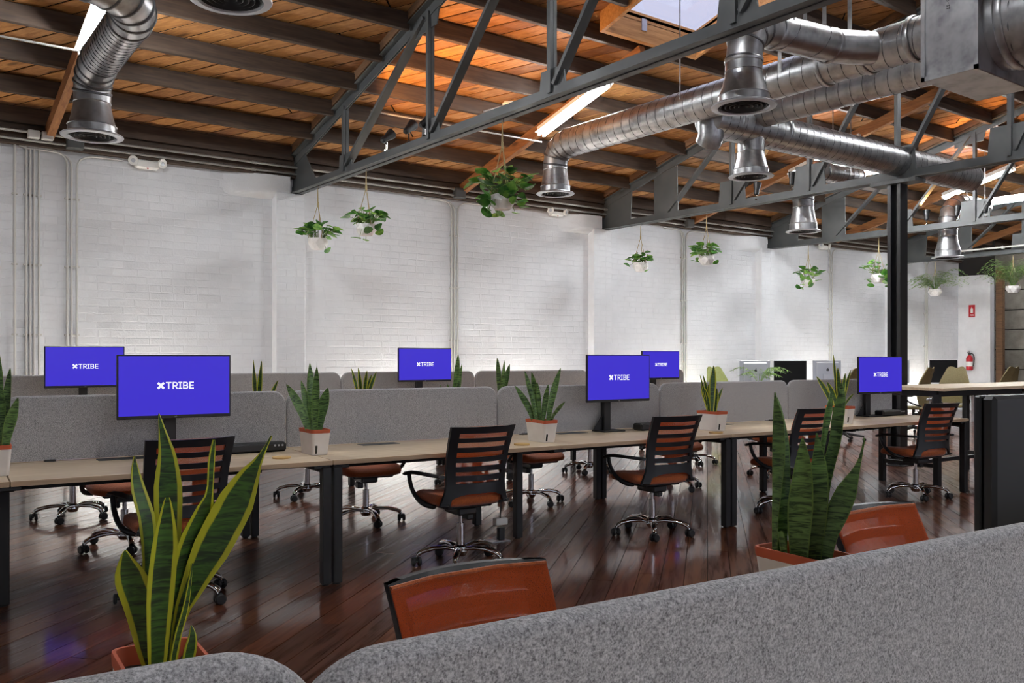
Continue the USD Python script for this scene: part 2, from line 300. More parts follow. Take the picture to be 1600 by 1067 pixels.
def lay(owner, name, polys, z0, z1, zf, mats, limit, rnd, stuff, jig=0.0):
    scored = []
    for g in polys:
        c = g.representative_point(); z = (zf(c.x, c.y) if zf else 0) + z0
        ds = [d for d in (seen((x, y, (zf(x, y) if zf else 0) + z0)) for x, y in list(g.exterior.coords)[:-1] + [(c.x, c.y)]) if d]
        scored.append((g.area / (min(ds) ** 2.6) if ds else -1, g))
    scored.sort(key=lambda q: -q[0])
    for i, (s, g) in enumerate(scored[:limit]):
        dz = jig * (rnd.random() - .5)
        part(owner, name, prism(g, z0 + dz, z1 + dz, zf), M[mats[rnd.randrange(len(mats))]])
    for k, mt in enumerate(mats):
        mb = MB()
        for s, g in scored[limit:][k::len(mats)]: mb.add(*prism(g, z0, z1, zf))
        if mb.n: part(owner, stuff, mb.get(), M[mt], kind='stuff')
room = sbox(X0, YB, X1, YW)
lay(floor, 'floor_board', strips(.14, FLOOR_AZ, room, 2.9, RNG, .004), -.022, 0.0, None, ['floor0', 'floor1', 'floor2', 'floor3'], 296, RNG, 'floor_boards', .0012)

# ------------------------------------------------------------------ roof: boards, purlins, rafters, cover
ceiling = thing('ceiling', 'timber roof of diagonal boards on dark purlins', None, kind='structure')
holes = shapely.union_all([sbox(a, c, b, d) for a, b, c, d in SKYLIGHTS])
north = sbox(X0, RIDGE, X1, YW + .2).difference(holes); south = sbox(X0, YB, X1, RIDGE).difference(holes)
zr = lambda x, y: roof_z(y, 0.0)
polys = strips(.19, ROOF_AZ, north, 6.5, RNG, .02)
lay(ceiling, 'roof_board', polys, 4.172, 4.180, zr, ['roof0', 'roof1', 'roof2', 'roof3', 'roof0'], 296, RNG, 'roof_boards')
mb = MB()
for g in strips(.19, 45, south, 5.0, RNG, .009): mb.add(*prism(g, 4.16, 4.185, zr))
part(ceiling, 'roof_boards', mb.get(), M['roof1'], kind='stuff')
mb = MB()
for reg in (sbox(X0 - .2, RIDGE, X1 + .2, YW + .4).difference(holes), sbox(X0 - .2, YB - .3, X1 + .2, RIDGE).difference(holes)): mb.add(*prism(reg, 4.215, 4.25, zr))
part(ceiling, 'roof_cover', mb.get(), M['roofcover'])
TRUSS_X = [-0.45, 4.83, 10.49, 15.07, 19.9]
bays = [(X0, TRUSS_X[0])] + list(zip(TRUSS_X[:-1], TRUSS_X[1:])) + [(TRUSS_X[-1], X1)]
py = 11.40
PUR = []
while py > RIDGE + .2: PUR.append(py); py -= .622
for a, b in bays:
    for y in PUR:
        cuts = [(s[0], s[1]) for s in SKYLIGHTS if s[2] - .04 < y < s[3] + .04 and s[0] > a and s[1] < b]
        spans = [(a + .05, b - .05)] if not cuts else [(a + .05, cuts[0][0] - .06), (cuts[0][1] + .06, b - .05)]
        for p, q in spans:
            z = 3.97 + SLOPE * (YW - y); w = .032
            part(ceiling, 'purlin', cbx(p, q, y - w, y + w, z, z + .185, .004), M['purlin'])
mb = MB()
for k in range(13):
    y = RIDGE - .4 - k * .622
    mb.add(*bx(X0, X1, y - .032, y + .032, roof_z(y) - .19, roof_z(y) - .005))
part(ceiling, 'far_purlins', mb.get(), M['purlin'], kind='stuff')
for x in (1.83, 7.52, 12.70, 17.30, 22.0):                         # timber rafter under the purlins at the middle of each bay
    y1 = RIDGE if not any(s[0] < x < s[1] and s[2] > RIDGE for s in SKYLIGHTS) else min(s[3] for s in SKYLIGHTS if s[0] < x < s[1] and s[2] > RIDGE) + .08
    zz = lambda y: 3.97 + SLOPE * (YW - y)
    part(ceiling, 'rafter', beam((x, YW - .1, zz(YW - .1) - .075), (x, y1, zz(y1) - .075), .085, .15), M['rafter'])
    part(ceiling, 'rafter', beam((x, RIDGE, roof_z(RIDGE) - .27), (x, YB, roof_z(YB) - .27), .085, .15), M['rafter'])

# skylights: curb boards round the hole and a pane over it
for i, (a, b, c, d) in enumerate(SKYLIGHTS):
    w = thing('window_%d' % (i + 1), 'translucent roof skylight in a timber curb', None, kind='structure')
    lo, hi = -.21, .12
    def slab(x0, x1, y0, y1):
        v, f = bx(x0, x1, y0, y1, 0, 1); v = v.copy()
        v[:, 2] = np.array([roof_z(p[1]) + (lo if p[2] < .5 else hi) for p in v]); return v, f
    for q in ((a - .045, a, c, d), (b, b + .045, c, d), (a - .045, b + .045, c - .045, c), (a - .045, b + .045, d, d + .045)):
        part(w, 'curb_board', slab(*q), M['curb'])
    v, f = bx(a - .05, b + .05, c - .05, d + .05, 0, 1)
    v[:, 2] = np.array([roof_z(p[1]) + hi + (.002 if p[2] < .5 else .010) for p in v]); part(w, 'pane', (v, f), M['glass'])
    if i == 0:
        part(w, 'tape_scrap', bx(7.42, 7.50, d - .012, d - .002, roof_z(d) - .08, roof_z(d) + .06), M['paper'])

# ------------------------------------------------------------------ brick wall
wall = thing('wall_left', 'white painted brick wall with shallow pilasters', None, kind='structure')
WT = 3.77; XE = 22.8
part(wall, 'mortar_bed', bx(X0, XE + .02, YW + .0, YW + .25, 0, WT), M['mortar'])
bl, bh, g = .293, .0935, .011
PIL = [(-.65, -.25), (4.53, 4.94), (10.17, 10.58), (14.67, 15.09), (19.4, 19.86)]
bricks = []
def brick(x0, x1, z0, z1, y):
    c = .005; o = NPR.uniform(-.0008, .0010)
    yf = y - .0018 + o; yb = y + .03
    v = [(x0, yb, z0), (x1, yb, z0), (x1, yb, z1), (x0, yb, z1), (x0, yf + .002, z0), (x1, yf + .002, z0), (x1, yf + .002, z1), (x0, yf + .002, z1), (x0 + c, yf, z0 + c), (x1 - c, yf, z0 + c), (x1 - c, yf, z1 - c), (x0 + c, yf, z1 - c)]
    f = [(4, 5, 9, 8), (5, 6, 10, 9), (6, 7, 11, 10), (7, 4, 8, 11), (8, 9, 10, 11), (0, 1, 5, 4), (1, 2, 6, 5), (2, 3, 7, 6), (3, 0, 4, 7)]
    return np.array(v, float) + NPR.normal(0, .0005, (12, 3)), Q(np.array(f))
row = 0; z = 0.0
while z < WT - .03:
    z1 = min(z + bh, WT); off = (row % 2) * bl / 2 + NPR.uniform(-.02, .02); header = row % 6 == 5; L = bl / 2 if header else bl
    x = X0 - off
    while x < XE:
        a, b = max(x + g / 2, X0), min(x + L - g / 2, XE)
        if b - a > .03 and not any(p0 - .01 < a and b < p1 + .01 and z1 < 3.56 for p0, p1 in PIL): bricks.append((a, b, z + g / 2, z1 - g / 2, YW))
        x += L
    for p0, p1 in PIL:
        if z1 < 3.56:
            e = [p0, p0 + (.27 if row % 2 else .135), p1 - (.0 if row % 2 else .135), p1] if row % 2 == 0 else [p0, p0 + .27, p1]
            for a, b in zip(e[:-1], e[1:]): bricks.append((a + g / 2, b - g / 2, z + g / 2, z1 - g / 2, YW - .15))
    z += bh; row += 1
def bscore(q):
    d = seen(((q[0] + q[1]) / 2, q[4], (q[2] + q[3]) / 2)); return -1 if (d is None or q[2] < 1.15) else (q[1] - q[0]) / d ** 2
bricks.sort(key=lambda q: -bscore(q))
for i, q in enumerate(bricks[:292]): part(wall, 'brick', brick(*q), M['brick_stain' if NPR.rand() < .3 else 'brick'])
rest = MB()
for q in bricks[292:]: rest.add(*brick(*q))
part(wall, 'bricks', rest.get(), M['brick'], kind='stuff')
for p0, p1 in PIL:
    part(wall, 'pilaster', cbx(p0, p1, YW - .150, YW + .05, 0, 3.545, .006), M['mortar'])
    gx, gz = np.linspace(p0 - .75, p0 + .2, 20), np.linspace(3.46, WT, 9); V = []
    for X in gx:
        k = np.clip((X - gx[0]) / .72, 0, 1); k = k * k * (3 - 2 * k)
        for Z in gz: r = min(1, (Z - 3.46) / .12); V.append((X, YW + .004 - .145 * k * math.sqrt(max(0, 1 - (1 - r) ** 2)), Z))
    V = np.array(V); W = V.copy(); W[:, 1] = YW + .03; F = [(i * 9 + q, (i + 1) * 9 + q, (i + 1) * 9 + q + 1, i * 9 + q + 1) for i in range(19) for q in range(8)]
    F += [(19 * 9 + q, 180 + 19 * 9 + q, 180 + 19 * 9 + q + 1, 19 * 9 + q + 1) for q in range(8)]
    part(wall, 'bearing_corbel', (np.vstack([V, W]), Q(np.array(F))), M['mortar'], smooth=50)
part(wall, 'ledger_beam', cbx(X0, XE, YW - .07, YW + .1, 3.79, 4.10, .006), M['purlin'])
part(wall, 'wall_plate', cbx(X0, XE, YW - .10, YW + .2, 3.765, 3.80, .004), M['purlin'])
# short return wall and the grey block wall beyond it
wend = thing('wall_end', 'white return wall with a rounded top corner beside grey block wall', None, kind='structure')
poly = shapely.union_all([sbox(0, 0, .80, 3.25), sbox(0, 0, .65, 3.42), LineString([(.65, 3.25), (.651, 3.25)]).buffer(.15)])
v, f = prism(poly, 0, .22); v = np.stack([XE + v[:, 2], YW - v[:, 0], v[:, 1]], 1); part(wend, 'return_wall', (v, f), M['mortar'])
part(wend, 'timber_post', cbx(XE + .2, XE + .34, YW - 1.0, YW - .84, 0, 3.6, .01), M['nailer'])
part(wend, 'block_backing', bx(24.2, 24.5, YB, YW + .2, 0, 4.2), M['joint'])
k = 0
for zz0 in np.arange(0, 4.0, .515):
    y = YW - .1
    while y > YB:
        y2 = y - .93; part(wend, 'concrete_block', cbx(24.15, 24.3, max(y2 + .012, YB), y - .012, zz0 + .012, zz0 + .503, .008), M['block']) if y > 3 else None
        y = y2
part(wend, 'block_face', bx(24.16, 24.3, YB, 3.2, 0, 4.0), M['block'])
part(wend, 'dark_infill', bx(XE + .25, 24.5, YW - .02, YW + .2, 0, 4.3), M['shade']); part(wend, 'dark_infill', bx(XE + .21, XE + .25, YW - .8, YW + .2, 0, 4.4), M['shade'])
part(wend, 'gable_boards', bx(24.3, 24.5, YB, YW + .2, 4.0, 7.2), M['shade'])
wright = thing('wall_right', 'plain white wall with windows behind the camera', None, kind='structure')
def wall_with_holes(y, holes_):
    poly = sbox(X0, 0, X1, 4.2)
    for a, b in holes_: poly = poly.difference(sbox(a, 1.7, b, 3.3))
    v, f = prism(poly, 0, .2); return np.stack([v[:, 0], y - v[:, 2], v[:, 1]], 1), f[:, ::-1]
part(wright, 'wall_face', wall_with_holes(YB, WINDOWS), M['mortar'])
for i, (a, b) in enumerate(WINDOWS):
    part(wright, 'window_pane', bx(a, b, YB - .11, YB - .10, 1.7, 3.3), M['glass'])
wback = thing('wall_back', 'plain white wall at the near end of the room', None, kind='structure')
part(wback, 'wall_face', bx(X0 - .2, X0, YB, YW + .2, 0, 4.2), M['mortar']); part(wback, 'gable_boards', bx(X0 - .2, X0, YB, YW + .2, 4.2, 7.0), M['purlin'])

# ------------------------------------------------------------------ roof trusses and column
ZB = 3.555                                                          # underside of the bottom chords
def chord_z(y): return 3.86 + SLOPE * (11.7 - y) if y >= RIDGE else 3.86 + SLOPE * (11.7 - RIDGE) - SLOPE * (RIDGE - y)
def truss(x, label, nodes, wide):
    t = thing('roof_truss', label, 'roof truss', (x, 0, 0)); S = M['steel']
    YE = YW + .12
    def L(a, b, sgn):                                               # angle pair: two legs back to back and two flanges
        m = MB(); a = np.array(a, float); b = np.array(b, float)
        for sx in (-1, 1):
            off = np.array([sx * .012, 0, 0]); m.add(*beam(a + off + (0, 0, .055 * sgn), b + off + (0, 0, .055 * sgn), .010, .11)); m.add(*beam(a + (sx * .047, 0, .005 * sgn), b + (sx * .047, 0, .005 * sgn), .075, .010))
        return m.get()
    part(t, 'bottom_chord', L((0, YE, ZB), (0, YB, ZB), 1), S)
    part(t, 'top_chord', L((0, YE, chord_z(YE) + .12), (0, RIDGE, chord_z(RIDGE) + .12), -1), S); part(t, 'top_chord', L((0, RIDGE, chord_z(RIDGE) + .12), (0, YB, chord_z(YB) + .12), -1), S)
    part(t, 'nailer_board', join(beam((0, YE, chord_z(YE) + .155), (0, RIDGE, chord_z(RIDGE) + .155), .11, .07), beam((-.05, YE, chord_z(YE) + .22), (-.05, RIDGE, chord_z(RIDGE) + .22), .05, .12)), M['nailer'])
    def plate(pts, xo=0):
        v, f = prism(Polygon(pts), -.007, .007); return np.stack([v[:, 2] + xo, v[:, 0], v[:, 1]], 1), f
    part(t, 'gusset_plate', plate([(YE - .02, ZB + .01), (10.78, ZB + .01), (10.78, ZB + .13), (11.12 if not wide else 10.75, chord_z(11.12 if not wide else 10.75) + .05), (YE - .02, chord_z(YE) + .06)]), S)
    for i, y in enumerate(nodes):
        top = chord_z(y)
        if wide:
            part(t, 'gusset_plate', plate([(y - .26, ZB + .02), (y + .26, ZB + .02), (y + .26, top + .02) if i == 0 else (y + .22, ZB + .42), (y - .24, top + .05) if i == 0 else (y - .22, ZB + .42)]), S)
        else:
            part(t, 'gusset_plate', plate([(y - .20, ZB + .05), (y + .17, ZB + .05), (y + .14, ZB + .27), (y - .16, ZB + .27)]), S)
        if not (wide and i == 0): part(t, 'web_post', join(beam((-.02, y, ZB + .06), (-.02, y, top + .06), .035, .045, up=(0, 1, 0)), beam((.02, y, ZB + .06), (.02, y, top + .06), .035, .045, up=(0, 1, 0))), S)
        if i + 1 < len(nodes):
            y2 = nodes[i + 1]; part(t, 'web_diagonal', join(beam((-.022, y - .06, ZB + .12), (-.022, y2 + .08, chord_z(y2) + .02), .036, .05, up=(1, 0, 0)), beam((.022, y - .06, ZB + .12), (.022, y2 + .08, chord_z(y2) + .02), .036, .05, up=(1, 0, 0))), S)
            if y2 > RIDGE: part(t, 'gusset_plate', plate([(y2 - .2, chord_z(y2 - .2) + .08), (y2 + .34, chord_z(y2 + .34) + .08), (y2 + .34, chord_z(y2 + .34) - .06), (y2 + .1, chord_z(y2) - .12), (y2 - .14, chord_z(y2) - .1)]), S)
    return t
n1 = [9.91, 7.93, 5.93, 3.95, 2.0, 0.0, -2.0, -3.9]; n2 = [9.98, 8.65, 7.32, 6.05, 4.7, 3.4, 2.0, .6, -.8, -2.2, -3.6]
truss(TRUSS_X[0], 'grey steel roof truss beyond the left edge of the photo', n1, False)
truss(TRUSS_X[1], 'grey steel roof truss nearest in view, with three black spotlights on its bottom chord', n1, False)
truss(TRUSS_X[2], 'grey steel roof truss carried by the black column', n2, True)
truss(TRUSS_X[3], 'grey steel roof truss next after the one on the black column', n2, True)
truss(TRUSS_X[4], 'grey steel roof truss farthest away, close to the red sign', n2, True)
col = thing('steel_column', 'black steel H-section column standing past the end of the desks', 'column', (10.49, 6.05, 0))
part(col, 'shaft', join(bx(-.085, .085, -.085, -.070, .012, 3.50), bx(-.085, .085, .070, .085, .012, 3.50), bx(-.006, .006, -.07, .07, .012, 3.50), bx(-.085, -.079, -.07, -.04, .012, 3.5), bx(-.085, -.079, .04, .07, .012, 3.5)), M['column'])
part(col, 'base_plate', cbx(-.14, .14, -.14, .14, 0, .014, .003), M['column']); part(col, 'cap_plate', cbx(-.12, .12, -.3, .3, 3.50, 3.55, .004), M['steel'])

# ------------------------------------------------------------------ ducts
def spiral(pts, r, pitch=.125, n=30):
    """round duct along pts with its raised helical lock seam; returns (wall, seam)"""
    p = np.asarray(pts, float); seg = np.linalg.norm(np.diff(p, axis=0), axis=1); L = np.concatenate([[0], np.cumsum(seg)]); N = max(int(L[-1] / pitch * 14), 20)
    s = np.linspace(0, L[-1], N); c = np.stack([np.interp(s, L, p[:, k]) for k in range(3)], 1); t = np.gradient(c, axis=0); t /= np.linalg.norm(t, axis=1, keepdims=True)
    a, b = frame_of(t[0]); out = []
    for i in range(N):
        a = a - t[i] * (a @ t[i]); a /= np.linalg.norm(a); b = np.cross(a, t[i]); th = s[i] / pitch * 2 * np.pi; out.append(c[i] + (r + .001) * (math.cos(th) * a + math.sin(th) * b))
    return tube(pts, r, n, caps=False), tube(out, .0045, 4)
def ringed(at, axis, r, w=.03, n=30):
    a = np.asarray(axis, float); a /= np.linalg.norm(a); at = np.asarray(at, float)
    return tube([at - a * w / 2, at - a * w * .3, at + a * w * .3, at + a * w / 2], [r, r + .008, r + .008, r], n, caps=False)
def diffuser(owner, x, y, z, flange=.46, neck=.14, h=.52):
    """bell diffuser: lip at z, neck rising to z + h"""
    R = flange / 2; N = neck; B = R - .052
    part(owner, 'bell', lathe([(N, h), (N, h * .74), (N + .005, h * .73), (N, h * .715), (N + .003, h * .64), (N + (B - N) * .45, h * .42), (B - .006, h * .245), (B + .004, h * .235), (B - .002, h * .22), (B, .015), (B - .01, .013)], 36, (x, y, z)), M['galv'], smooth=35)
    part(owner, 'lip_ring', lathe([(B - .004, .02), (R - .01, .016), (R, .008), (R - .004, 0), (B, -.004), (B - .008, .01)], 36, (x, y, z)), M['alu'], smooth=40)
    for k in range(5):
        q = (B - .016) * (1 - k / 5.2); part(owner, 'grille_ring', lathe([(q, .004), (q - .012, .03), (q - .016, .03), (q - .005, .002), (q, .004)], 28, (x, y, z)), M['grille'], smooth=40)
    part(owner, 'damper_plate', lathe([(B - .001, .045), (.001, .045)], 24, (x, y, z)), M['grille'])
def duct_parts(owner, pts, r, name='duct_run', pitch=.125, seams=True):
    w, s = spiral(pts, r, pitch); part(owner, name, w, M['galv'], smooth=True)
    if seams: part(owner, 'lock_seam', s, M['seam'], smooth=True)
def elbow(owner, p0, p1, p2, r, n=5):
    q = arc(p0, p1, p2, n); part(owner, 'elbow', tube(q, r, 30, caps=False), M['galv'], smooth=28)
    m = MB()
    for i in range(n): m.add(*ringed(q[i], (q[min(i + 1, n - 1)] - q[max(i - 1, 0)]), float(np.broadcast_to(r, (n,))[i]), .022))
    part(owner, 'elbow_seam', m.get(), M['seam'], smooth=True)

# long duct towards the wall: plenum box, branch with the near diffuser, run A with its own diffuser
dA = thing('duct_run', 'galvanised round duct with plenum box and two bell diffusers, right of the skylight', 'air duct'); zA = 3.87; xA = 6.77
duct_parts(dA, [(xA, 3.5, zA), (xA, 7.98, zA)], .166)
elbow(dA, (xA, 7.96, zA), (xA, 8.245, zA - .0), (xA, 8.245, zA - .22), [.166, .162, .155, .147, .142])
diffuser(dA, xA, 8.245, 3.30, .46, .142, .40)
for q in (ringed((xA, 3.75, zA), (0, 1, 0), .178, .05), ringed((xA, 4.15, zA), (0, 1, 0), .172, .04), ringed((xA, 4.55, zA), (0, 1, 0), .172, .04)): part(dA, 'collar', q, M['galv'], smooth=True)
part(dA, 'plenum_box', cbx(6.42, 7.24, 3.10, 3.50, 3.40, 4.36, .006), M['galv'])
pf = MB()
for q in ((6.405, 6.42, 3.09, 3.51, 3.40, 3.43), (6.405, 6.42, 3.09, 3.12, 3.40, 4.36), (6.405, 6.42, 3.48, 3.51, 3.40, 4.36)): pf.add(*bx(*q))
part(dA, 'box_flange', pf.get(), M['galv'])
tx = meshkit.text_mesh('RR-11', .022, .001); tv = np.array(tx.vertices); part(dA, 'marker_writing', (np.stack([6.4185 - tv[:, 2], 3.30 + tv[:, 1], 3.98 - tv[:, 0]], 1), np.array(tx.faces)), M['black'])
tail = [(xA + .05, 3.12, 3.80), (xA + .05, .2, 3.80)]; w_, s_ = spiral(tail, .34, .2, 36); part(dA, 'main_trunk', w_, M['galv'], smooth=True); part(dA, 'lock_seam', s_, M['seam'], smooth=True)
part(dA, 'trunk_collar', join(ringed((xA + .05, 3.0, 3.80), (0, 1, 0), .345, .06, 36), ringed((xA + .05, 2.75, 3.80), (0, 1, 0), .345, .05, 36)), M['galv'], smooth=True)
# branch: wye off run A, then along -X to the near diffuser
xd, yd = 5.308, 4.268; zd = 3.84
duct_parts(dA, [(xA - .02, 4.05, zA), (6.28, 4.20, zd)], .132, 'branch_wye', seams=False)
duct_parts(dA, [(6.3, 4.19, zd), (5.62, 4.268, zd)], .132, 'branch_run', .34)
elbow(dA, (5.64, 4.268, zd), (xd, yd, zd), (xd, yd, zd - .30), .132, 5)
part(dA, 'branch_neck', tube([(xd, yd, zd - .28), (xd, yd, 3.48)], .132, 30, caps=False), M['galv'], smooth=True)
for q in (ringed((6.28, 4.2, zd), (1, -.08, 0), .135, .05), ringed((5.66, 4.268, zd), (1, 0, 0), .135, .05), ringed((xd, yd, 3.54), (0, 0, 1), .135, .03)): part(dA, 'collar', q, M['galv'], smooth=True)
diffuser(dA, xd, yd, 3.20, .48, .135, .36)
for (hx, hy) in ((xA, 4.45), (xA, 4.9), (5.66, 4.268)):
    r = .185
    part(dA, 'hanger_strap', join(bx(hx - .013, hx + .013, hy - .001 - r, hy + .001 - r, zA, roof_z(hy) - .2), *( [bx(hx - .013, hx + .013, hy + r - .001, hy + r + .001, zA, roof_z(hy) - .2)] )) if hx < 6 else join(bx(hx - r - .002, hx - r, hy - .02, hy + .02, zA, roof_z(hy) - .2), bx(hx + r, hx + r + .002, hy - .02, hy + .02, zA, roof_z(hy) - .2)), M['galv'])
part(dA, 'hanger_rod', tube([(6.5, 6.0, zA), (6.5, 6.0, roof_z(6.0) - .1)], .006, 6), M['galv'])
# second duct: cross trunk C along the wall direction with a drop and run B
dC = thing('duct_run', 'dark galvanised cross duct with one bell diffuser, running behind the black column', 'air duct'); yC = 6.04; zC = 3.80
duct_parts(dC, [(6.98, yC, zC - .03), (12.3, yC, zC)], .183)
part(dC, 'end_cap', tube([(6.985, yC, zC - .03), (6.96, yC, zC - .03), (6.93, yC, zC - .03), (6.90, yC, zC - .03)], [.186, .183, .15, .02], 30), M['galv'], smooth=40)
part(dC, 'end_collar', tube([(7.0, yC, zC - .02), (7.0, yC, zC - .2), (7.02, yC + .06, zC - .27)], .13, 24), M['galv'], smooth=40)
duct_parts(dC, [(7.62, 6.15, 3.90), (7.62, 2.9, 3.90)], .155)
for q in (ringed((7.62, 5.88, 3.90), (0, 1, 0), .158, .04), ringed((7.3, yC, zC), (1, 0, 0), .186, .04), ringed((8.1, yC, zC), (1, 0, 0), .186, .04)): part(dC, 'collar', q, M['galv'], smooth=True)
part(dC, 'drop_neck', tube([(7.632, yC, zC - .08), (7.632, yC, 3.57)], .14, 30, caps=False), M['galv'], smooth=True)
diffuser(dC, 7.632, yC, 3.25, .47, .14, .36)
part(dC, 'end_cap', tube([(12.29, yC, zC), (12.31, yC, zC), (12.33, yC, zC)], [.185, .18, .01], 30), M['galv'], smooth=40)
# far diffusers beyond the second and third truss
d4 = thing('duct_run', 'short duct drop with a bell diffuser seen under the truss by the column', 'air duct'); diffuser(d4, 10.86, 7.68, 3.13, .49, .145, .48)
elbow(d4, (10.86, 7.68, 3.58), (10.86, 7.68, 4.05), (11.3, 7.68, 4.05), .145, 6); duct_parts(d4, [(11.28, 7.68, 4.05), (12.2, 7.68, 4.05)], .145)
d5 = thing('duct_run', 'short duct drop with a bell diffuser above the fern by the column', 'air duct'); diffuser(d5, 15.5, 8.0, 3.10, .53, .155, .52)
elbow(d5, (15.5, 8.0, 3.6), (15.5, 8.0, 4.1), (16.0, 8.0, 4.1), .16, 6); duct_parts(d5, [(15.98, 8.0, 4.1), (16.8, 8.0, 4.1)], .16)
for o_, x_, y_, z_, r_ in ((d4, 11.8, 7.68, 4.05, .147), (d5, 16.5, 8.0, 4.1, .162)): part(o_, 'hanger_strap', join(bx(x_ - .013, x_ + .013, y_ - r_ - .002, y_ - r_, z_ - .02, roof_z(y_) + .01), bx(x_ - .013, x_ + .013, y_ + r_, y_ + r_ + .002, z_ - .02, roof_z(y_) + .01), tube([(x_ - .013, y_, z_), (x_ + .013, y_, z_)], r_ + .002, 24, caps=False)), M['galv'])
# left duct group
dG = thing('duct_run', 'galvanised duct with a bent spiral branch and bell diffuser at the upper left', 'air duct'); xg, yg = 1.511, 7.535
diffuser(dG, xg, yg, 3.07, .46, .135, .36)
elbow(dG, (xg, yg, 3.42), (xg, yg, 3.56), (xg + .0, yg - .30, 3.60), .137, 5)
duct_parts(dG, [(xg, yg - .26, 3.595), (xg + .02, 6.42, 3.66)], .14, 'branch_run', .055)
elbow(dG, (xg + .02, 6.45, 3.66), (xg + .03, 6.08, 3.68), (xg - .33, 5.98, 3.70), .145, 6)
duct_parts(dG, [(xg - .30, 5.985, 3.70), (.55, 5.72, 3.80)], .15, 'branch_run', .14)
duct_parts(dG, [(-2.6, 5.36, 3.80), (1.28, 5.36, 3.80)], .13, 'main_trunk', .5)
elbow(dG, (1.26, 5.36, 3.80), (1.56, 5.36, 3.81), (1.64, 5.32, 4.10), .132, 6)
part(dG, 'branch_wye', tube([(.60, 5.73, 3.80), (.25, 5.50, 3.80), (.0, 5.40, 3.80)], [.15, .15, .13], 28), M['galv'], smooth=True)
dT = thing('duct_run', 'bell diffuser cut off by the top edge of the photo', 'air duct'); diffuser(dT, 1.86, 5.39, 3.53, .50, .165, .5)
duct_parts(dT, [(1.86, 5.39, 4.0), (1.86, 5.39, 4.6)], .165, 'duct_drop')

# ------------------------------------------------------------------ fluorescent lights
def strip_light(label, x, ya, yb, za, zb, group=None):
    t = thing('strip_light', label, 'light', group=group)
    a, b = np.array([x, ya, za]), np.array([x, yb, zb]); up = np.array([0, 0, 1.0])
    part(t, 'housing', join(beam(a + (0, 0, .075), b + (0, 0, .075), .11, .07), beam(a + (0, 0, .036), b + (0, 0, .036), .19, .012)), M['white'])
    d = (b - a) / np.linalg.norm(b - a)
    for s in (-.045, .045):
        part(t, 'tube', tube([a + d * .03 + (s, 0, 0), b - d * .03 + (s, 0, 0)], .0165, 10), M['tube_on'], smooth=50)
        part(t, 'lamp_holder', join(beam(a + (s, 0, .012), a + d * .03 + (s, 0, .012), .03, .06), beam(b + (s, 0, .012), b - d * .03 + (s, 0, .012), .03, .06)), M['white'])
    return t
zl = lambda y: 3.755 + SLOPE * (YW - y)
strip_light('lit twin-tube strip light on the rafter left of the bent spiral duct', 1.83, 9.48, 8.12, zl(9.48), zl(8.12))
strip_light('lit strip light on the rafter above the duct, right of the large pothos', 7.44, 9.377, 8.05, zl(9.377), zl(8.05))
strip_light('lit twin-tube strip light seen above the truss, between gusset plates left of the column', 12.65, 9.2, 7.9, zl(9.2), zl(7.9))
strip_light('lit twin-tube strip light on the far rafter, upper right beyond the column', 17.15, 8.94, 7.62, zl(8.94), zl(7.62))
strip_light('lit twin-tube strip light in the last bay, beyond the right edge', 22.05, 8.94, 7.62, zl(8.94), zl(7.62))
strip_light('lit strip light hung level beneath the dark cross duct left of the column', 12.85, 8.55, 7.3, 4.24, 4.24)
strip_light('lit strip light hung level, farthest right beneath the roof', 17.5, 8.5, 7.2, 4.28, 4.28)
BEHIND = ['near the windows', 'over the second bay', 'over the third bay', 'over the first bay', 'far back in the first bay']
for i, (x, ya) in enumerate([(7.44, -2.6), (7.44, 4.5), (12.65, 4.9), (1.83, 4.0), (1.83, -3.6)]):
    strip_light('lit strip light outside the photo, ' + BEHIND[i], x, ya, ya - 1.3, roof_z(ya) - .42, roof_z(ya - 1.3) - .42)

# black spotlights on the bottom chords, pointing up at the boards
def spot(label, x, y, z, tilt, az, power=32.0):
    t = thing('track_spotlight', label, 'spotlight', (x, y, z), az)
    part(t, 'stem', join(tube([(0, 0, 0), (0, 0, .10)], .010, 8), lathe([(.03, 0), (.03, .012), (.0, .013)], 12)), M['chrome'])
    v, f = lathe([(.001, -.085), (.026, -.08), (.036, -.06), (.038, 0.0), (.052, .05), (.060, .10), (.054, .10), (.045, .04), (.03, .0), (.001, -.0)], 20)
    sh = rot((v, f), 'x', -tilt); part(t, 'lamp_head', move(sh, (0, 0, .15)), M['black'], smooth=40)
    v, f = lathe([(.001, .06), (.049, .06)], 16); part(t, 'bulb', move(rot((v, f[:, ::-1]), 'x', -tilt), (0, 0, .15)), M['bulb'])
    l = UsdLux.SphereLight.Define(stage, str(t.GetPath()) + '/beam'); l.CreateRadiusAttr(.02); l.CreateIntensityAttr(power * 100); l.CreateColorAttr(Gf.Vec3f(1.0, .50, .17)); l.CreateNormalizeAttr(False)
    d = np.array([0, math.sin(math.radians(tilt)), math.cos(math.radians(tilt))])
    UsdGeom.Xformable(l).AddTranslateOp().Set(Gf.Vec3d(0, float(d[1]) * .13, .15 + float(d[2]) * .13)); UsdGeom.Xformable(l).AddRotateXYZOp().Set(Gf.Vec3f(180 - tilt, 0, 0))
    s = UsdLux.ShapingAPI.Apply(l.GetPrim()); s.CreateShapingConeAngleAttr(52.0); s.CreateShapingConeSoftnessAttr(.5)
spot('black spotlight on the nearest truss, leftmost of the three', 4.83, 8.87, ZB + .11, 52, -78)
spot('black spotlight on the nearest truss, middle of the three', 4.83, 8.37, ZB + .11, 52, -66)
spot('black spotlight on the nearest truss, partly behind a web post', 4.83, 8.02, ZB + .11, 50, -95)
spot('black spotlight on the truss by the column, lowest one under the small duct bell', 10.49, 8.20, ZB + .06, 12, -80)
spot('black spotlight on the truss by the column, in front of a lit tube', 10.49, 7.60, ZB + .11, 10, -80)
